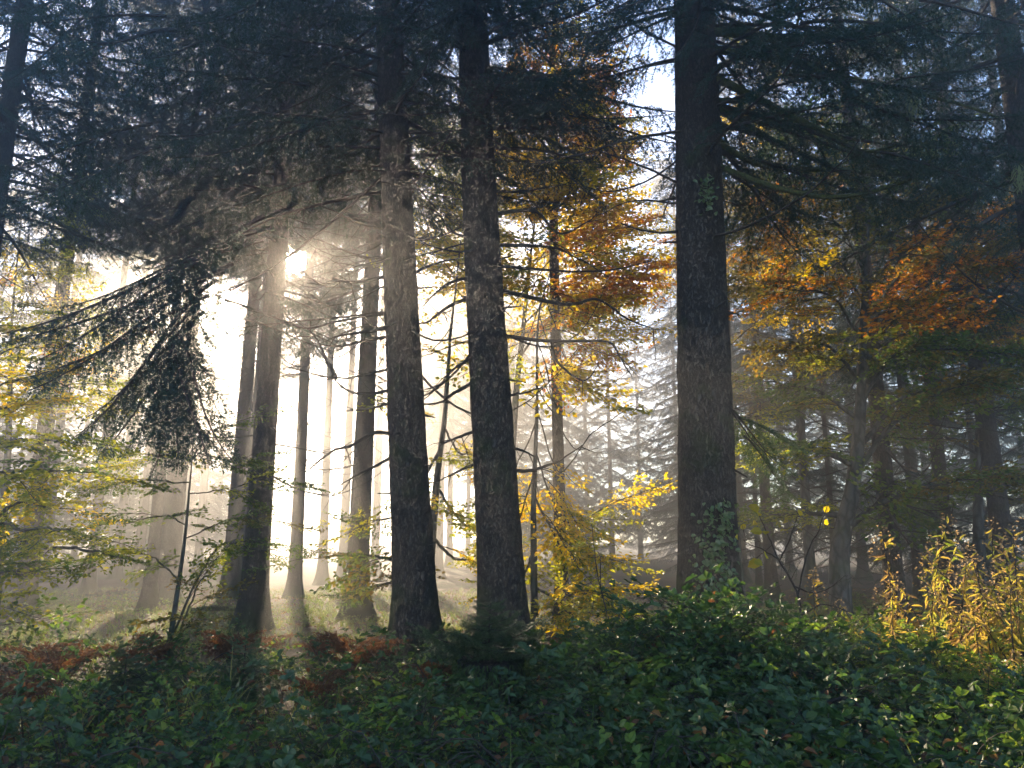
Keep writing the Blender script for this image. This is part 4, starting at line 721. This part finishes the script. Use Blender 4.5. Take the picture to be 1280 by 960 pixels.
for k, (px, py, nf, sc, lab) in enumerate([(60, 880, 7, .9, 'rusty brown bracken clump with drooping fronds in the foreground shade'), (285, 850, 8, .75, 'red-brown bracken in front of the small dark root stump'), (330, 838, 7, .65, 'low russet bracken beside the dark spruce seedling'), (445, 862, 9, .8, 'wide russet bracken clump before the leaning trunk'), (400, 845, 6, .65, 'orange-tinged bracken catching light before the leaning trunk'), (480, 845, 6, .7, 'withered bracken close to the leaning trunk foot'), (720, 915, 4, .6, 'single small withered bracken among front brambles'), (170, 860, 7, .8, 'dull brown bracken beside the dusky spruce seedling'), (540, 890, 6, .7, 'brown bracken in front of the mossy stump'), (20, 925, 6, .8, 'withered bracken at the outer edge of the brambles'), (390, 905, 6, .7, 'dull bracken sunk among the dark foreground leaves')]):
    b = on_ground(px, py); b[2] += .12; root = thing('bracken', b, lab, 'fern', 'rusty bracken clumps'); r = np.random.default_rng(80 + k)
    for q in range(nf):
        a = q * 6.28 / nf + r.normal(0, .3); link('frond', FROND[r.integers(3)], root, mat=mmat(frame_mat((0, 0, .02), (math.cos(a), math.sin(a), r.uniform(.35, .95)), scale=sc * 1.25 * r.uniform(.75, 1.2))))

# withered goldenrod stalks
def stalk(seed, h=1.0):
    r = np.random.default_rng(seed); mb = MB(); t = np.linspace(0, 1, 9); lx, ly = r.normal(0, .16, 2); ax = np.stack([lx * t ** 2, ly * t ** 2, h * t], -1); tube(mb, ax, .0045 * (1 - .7 * t) + .001, 4, 0); P, D, Nn = [], [], []
    for q in np.linspace(.12, .98, 58):
        b = np.array([np.interp(q, t, ax[:, k]) for k in range(3)]); a = r.random() * 6.28; P.append(b); D.append([math.cos(a), math.sin(a), -1.3 + 1.1 * r.random()]); Nn.append([math.cos(a) * .6, math.sin(a) * .6, .8])
    add_leaves(mb, np.array(P), np.array(D), np.array(Nn), .075, .22, 1, r, .35, .75)
    n2 = 60; q = r.uniform(.82, 1.04, n2); a = r.random(n2) * 6.28; rr = .09 * (1.08 - q) / .25; P = np.stack([lx + rr * np.cos(a), ly + rr * np.sin(a), q * h], -1)
    add_leaves(mb, P, np.stack([np.cos(a), np.sin(a), .4 + 0 * a], -1), np.tile([0, 0, 1.0], (n2, 1)), .016, .7, 2, r, .2, .5); return mb.mesh('stalk', [M_TWIG, M_GOLD, M_FLUFF])
STALK = [stalk(90 + k, .8 + .05 * k) for k in range(8)]
for k, (px, Y, ns, wx, hs, lab) in enumerate([(1192, 6.3, 32, .36, 1.3, 'tall withered golden goldenrod clump glowing in the sun'), (1278, 5.6, 20, .22, 1.25, 'tallest golden goldenrod clump beside the darker edge trees'), (1085, 6.2, 7, .14, .8, 'short yellow-green goldenrod stems beyond the bramble mound'), (1240, 4.9, 12, .3, .75, 'low withered goldenrod stems among bright weeds')]):
    b = gpoint(px, Y); root = thing('goldenrod', b, lab, 'plant', 'withered goldenrod'); r = np.random.default_rng(95 + k)
    for q in range(ns): x_, y_ = r.normal(0, wx, 2); link('stalk', STALK[r.integers(8)], root, mat=mmat(frame_mat((x_, y_ * .7, float(ground_h(b[0] + x_, b[1] + y_ * .7)) - b[2] - .03), (math.cos(q), math.sin(q), 0), (r.normal(0, .13), r.normal(0, .13), 1), scale=hs * r.uniform(.75, 1.1))))

# bare twiggy shrub beside the thickest trunk
shb = gpoint(998, 6.6); shr = thing('bare_shrub', shb, 'nearly bare twiggy shrub with a few yellow leaves beside the bramble mound', 'shrub')
_, cl = px_branch(shr, shb, 'stem', [(999, 830), (1000, 775), (994, 735), (975, 700), (962, 672), (948, 640)], 6.6, .011, None, 4, 41, .2)
for k, pix in enumerate([[(997, 745), (1010, 690), (1025, 660), (1035, 630)], [(1000, 770), (1030, 755), (1065, 765), (1090, 768)], [(992, 733), (1025, 742), (1060, 720)], [(975, 700), (955, 690), (930, 675)], [(975, 700), (990, 670), (1000, 645)], [(1000, 780), (1015, 800), (1030, 790), (1055, 785)]]): px_branch(shr, shb, 'twig', pix, 6.6, .006, None, 3, 50 + k, -.2, .2)
r = np.random.default_rng(12); mb = MB(); Pn = np.array([at(a, c, 6.6) for a, c in [(957, 668), (955, 690), (948, 640), (925, 660), (950, 700), (1030, 655), (1000, 645), (922, 672), (945, 652), (1035, 632), (938, 630), (953, 665), (943, 700)]]) - shb; Dn = r.normal(0, 1, (len(Pn), 3)); add_leaves(mb, Pn, Dn, np.tile([0, -1.0, .4], (len(Pn), 1)), .1, .75, 0, r, .15, .3); link('leaves', mb.mesh('leaves', [PAL['yellow']]), shr)

# ivy on the thickest trunk
r = np.random.default_rng(13); mb = MB(); n_ = 950; z = r.random(n_) ** 1.4 * 1.7; a = -PI / 2 + .35 + r.normal(0, .3, n_) + .3 * np.sin(z * 4); R_ = .30 + .12 * np.exp(-z / .28) + .05 * r.random(n_)
Pn = np.stack([R_ * np.cos(a) - .012 * z, R_ * np.sin(a), z], -1); Dn = np.stack([.6 * np.cos(a) + r.normal(0, .4, n_), .6 * np.sin(a), -.3 + r.normal(0, .5, n_)], -1); add_leaves(mb, Pn, Dn, np.stack([np.cos(a), np.sin(a), .5 + 0 * a], -1), .05, .85, 0, r, .15, .35)
ivy = thing('ivy', Cb, 'pale-leaved ivy climbing the foot of the thickest spruce trunk', 'climber'); o = link('leaves', mb.mesh('leaves', [M_IVY]), ivy); o['kind'] = 'stuff'
mb = MB()
for k in range(4): zz = np.linspace(-.1, 1.5 - .2 * k, 14); aa = -PI / 2 + .2 + .2 * k - .2 + .25 * np.sin(zz * 3 + k); rr = .31 + .2 * np.exp(-np.clip(zz, 0, 9) / .28); tube(mb, np.stack([rr * np.cos(aa) - .012 * zz, rr * np.sin(aa), zz], -1), .007, 5)
link('stem', mb.mesh('stem', [M_TWIG], True), ivy)
# pale leafy tuft sprouting from the trunk higher up
tp = at(884, 243, 7.15); mb = MB(); r = np.random.default_rng(14); n_ = 60; Pn = r.normal(0, 1, (n_, 3)) * np.array([.05, .05, .12]); add_leaves(mb, Pn, r.normal(0, 1, (n_, 3)), np.tile([0, -1.0, .5], (n_, 1)), .06, .7, 0, r, .15, .4)
tuft = thing('leaf_tuft', tp, 'pale green leafy tuft sprouting high on the thickest trunk', 'twig'); link('leaves', mb.mesh('leaves', [M_IVY]), tuft); mb = MB(); tube(mb, spline([(0, .35, .02), (0, .1, .05), (.01, 0, 0), (.0, -.02, -.12)], 10), np.linspace(.008, .003, 10), 5); link('stem', mb.mesh('stem', [M_MOSSTWIG], True), tuft)
# hanging lichen
for k, (px, py, Y, lab) in enumerate([(1141, 118, 6.2, 'pale lichen beard hanging from the dark needle boughs'), (1272, 205, 6.0, 'pale lichen beard hanging at the end of the sweeping mossy branch')]):
    p = at(px, py, Y); r = np.random.default_rng(15 + k); mb = MB(); n_ = 120; z = -r.random(n_) * .22; Pn = np.stack([r.normal(0, .025, n_), r.normal(0, .025, n_), z], -1); add_leaves(mb, Pn, np.stack([r.normal(0, .4, n_), r.normal(0, .4, n_), -1 + 0 * z], -1), r.normal(0, 1, (n_, 3)), .06, .12, 0, r, .1, .2); o = link('lichen_beard', mb.mesh('lichen_beard', [M_LICHEN])); o.location = p; tag(o, lab, 'lichen', 'lichen beards')
# leaning dead stalk in the light beams
db = gpoint(768, 7.8); ds = thing('dead_stalk', db, 'thin drooping dead stalk standing in the slanting light beams', 'stalk'); px_branch(ds, db, 'stem', [(768, 815), (764, 790), (753, 745), (744, 700), (739, 655)], 7.8, .008, None, 2, 61, 0, .2); px_branch(ds, db, 'twig', [(753, 745), (750, 720), (751, 700), (747, 690)], 7.8, .005, None, 1, 62, 0, .15)
# dark splintered root stump, sticks and a log
rb_ = gpoint(215, 8.2); rs = thing('root_stump', rb_, 'dark splintered little root stump at the sapling foot', 'stump'); mb = MB(); r = np.random.default_rng(17); th = np.arange(16) * 2 * PI / 16; rows = []
for q, z in enumerate([-.1, .0, .08, .16]): rows.append(np.stack([(.16 - .35 * z) * (1 + .15 * np.cos(3 * th + q)) * np.cos(th), (.16 - .35 * z) * (1 + .15 * np.sin(2 * th)) * np.sin(th), z + (0 if q < 3 else 1) * r.uniform(-.02, .18, 16)], -1))
V = np.concatenate(rows + [np.array([[0, 0, .08]])]); ii = np.arange(3)[:, None] * 16; jj = np.arange(16)[None]; kk = (jj + 1) % 16; mb.add(V, [[48 + q, 48 + (q + 1) % 16, 64] for q in range(16)], np.stack([ii + jj, ii + kk, ii + 16 + kk, ii + 16 + jj], -1).reshape(-1, 4)); link('splintered_core', mb.mesh('splintered_core', [M_BARK]), rs)
for k in range(9):
    a = k * .7; mb = MB(); l = r.uniform(.2, .5); tube(mb, spline([(0, 0, .1), (math.cos(a) * l * .5, math.sin(a) * l * .5, .12), (math.cos(a) * l, math.sin(a) * l, -.02)], 8), np.linspace(.022, .006, 8), 6); link('root', mb.mesh('root', [M_TWIG], True), rs)
def stick(pix, Y, r0, label, name='fallen_branch', mat=None, tw=5, seed=0, dY=0., lift=0.0):
    P = []
    for k, px in enumerate(pix): q = gpoint(px, Y + dY * k / (len(pix) - 1)); P.append(q + np.array([0, 0, r0 * .7 + lift + .04 * (k % 2)]))
    b = np.array(P[0]); C = spline(np.array(P) - b, 6 * len(P)); mb = MB(); t = np.linspace(0, 1, len(C)); tube(mb, C, r0 * (1 - .6 * t) + .002, 8, 0); r = np.random.default_rng(seed)
    for _ in range(tw): q = r.integers(3, len(C) - 1); e = r.normal(0, 1, 3); e[2] = abs(e[2]) * .6; e /= np.linalg.norm(e); l = r.uniform(.1, .4); tube(mb, C[q] + e * (np.linspace(0, 1, 4) * l)[:, None], np.linspace(r0 * .35, .0015, 4), 4, 0)
    o = link(name, mb.mesh(name, [mat or M_TWIG], 'quads')); o.location = b; return tag(o, label, 'branch' if name != 'fallen_log' else 'log')
stick([245, 275, 305], 15, .07, 'fallen log lying in the mist behind the dark root flare', 'fallen_log', M_BARK, 3, 1, .3)
stick([255, 285, 320, 352], 8.4, .016, 'dark fallen branch lying behind the red-brown bracken', seed=2, lift=.05)
stick([430, 455, 480, 490], 9.2, .014, 'fallen branch beside the foot of the leaning trunk', seed=3, dY=.5)
stick([20, 60, 100], 7.6, .015, 'fallen branch in the undergrowth by the sunlit grass', seed=4, lift=.06)
stick([1010, 1040, 1065, 1090], 4.6, .012, 'dark stick poking out of the front brambles', seed=5, lift=.45, dY=-.2)

# ================================================================== HAZE
hb = MB(); x0, x1, y0, y1, z0, z1 = -95, 95, -30, 125, -3, 21.8
V = [(x, y, z) for z in (z0, z1) for (x, y) in ((x0, y0), (x1, y0), (x1, y1), (x0, y1))]
hb.add(V, None, [[0, 3, 2, 1], [4, 5, 6, 7], [0, 1, 5, 4], [1, 2, 6, 5], [2, 3, 7, 6], [3, 0, 4, 7]])
hm, hn, ho = new_mat('morning_haze'); pv = hn.nodes.new('ShaderNodeVolumePrincipled')
pv.inputs['Color'].default_value = (.97, .96, .95, 1); pv.inputs['Density'].default_value = HAZE_DENSITY; pv.inputs['Anisotropy'].default_value = HAZE_G
hn.links.new(pv.outputs[0], ho.inputs['Volume'])
o = link('haze', hb.mesh('haze', [hm])); o['kind'] = 'stuff'; tag(o, 'pale morning mist filling the whole forest air', 'haze')
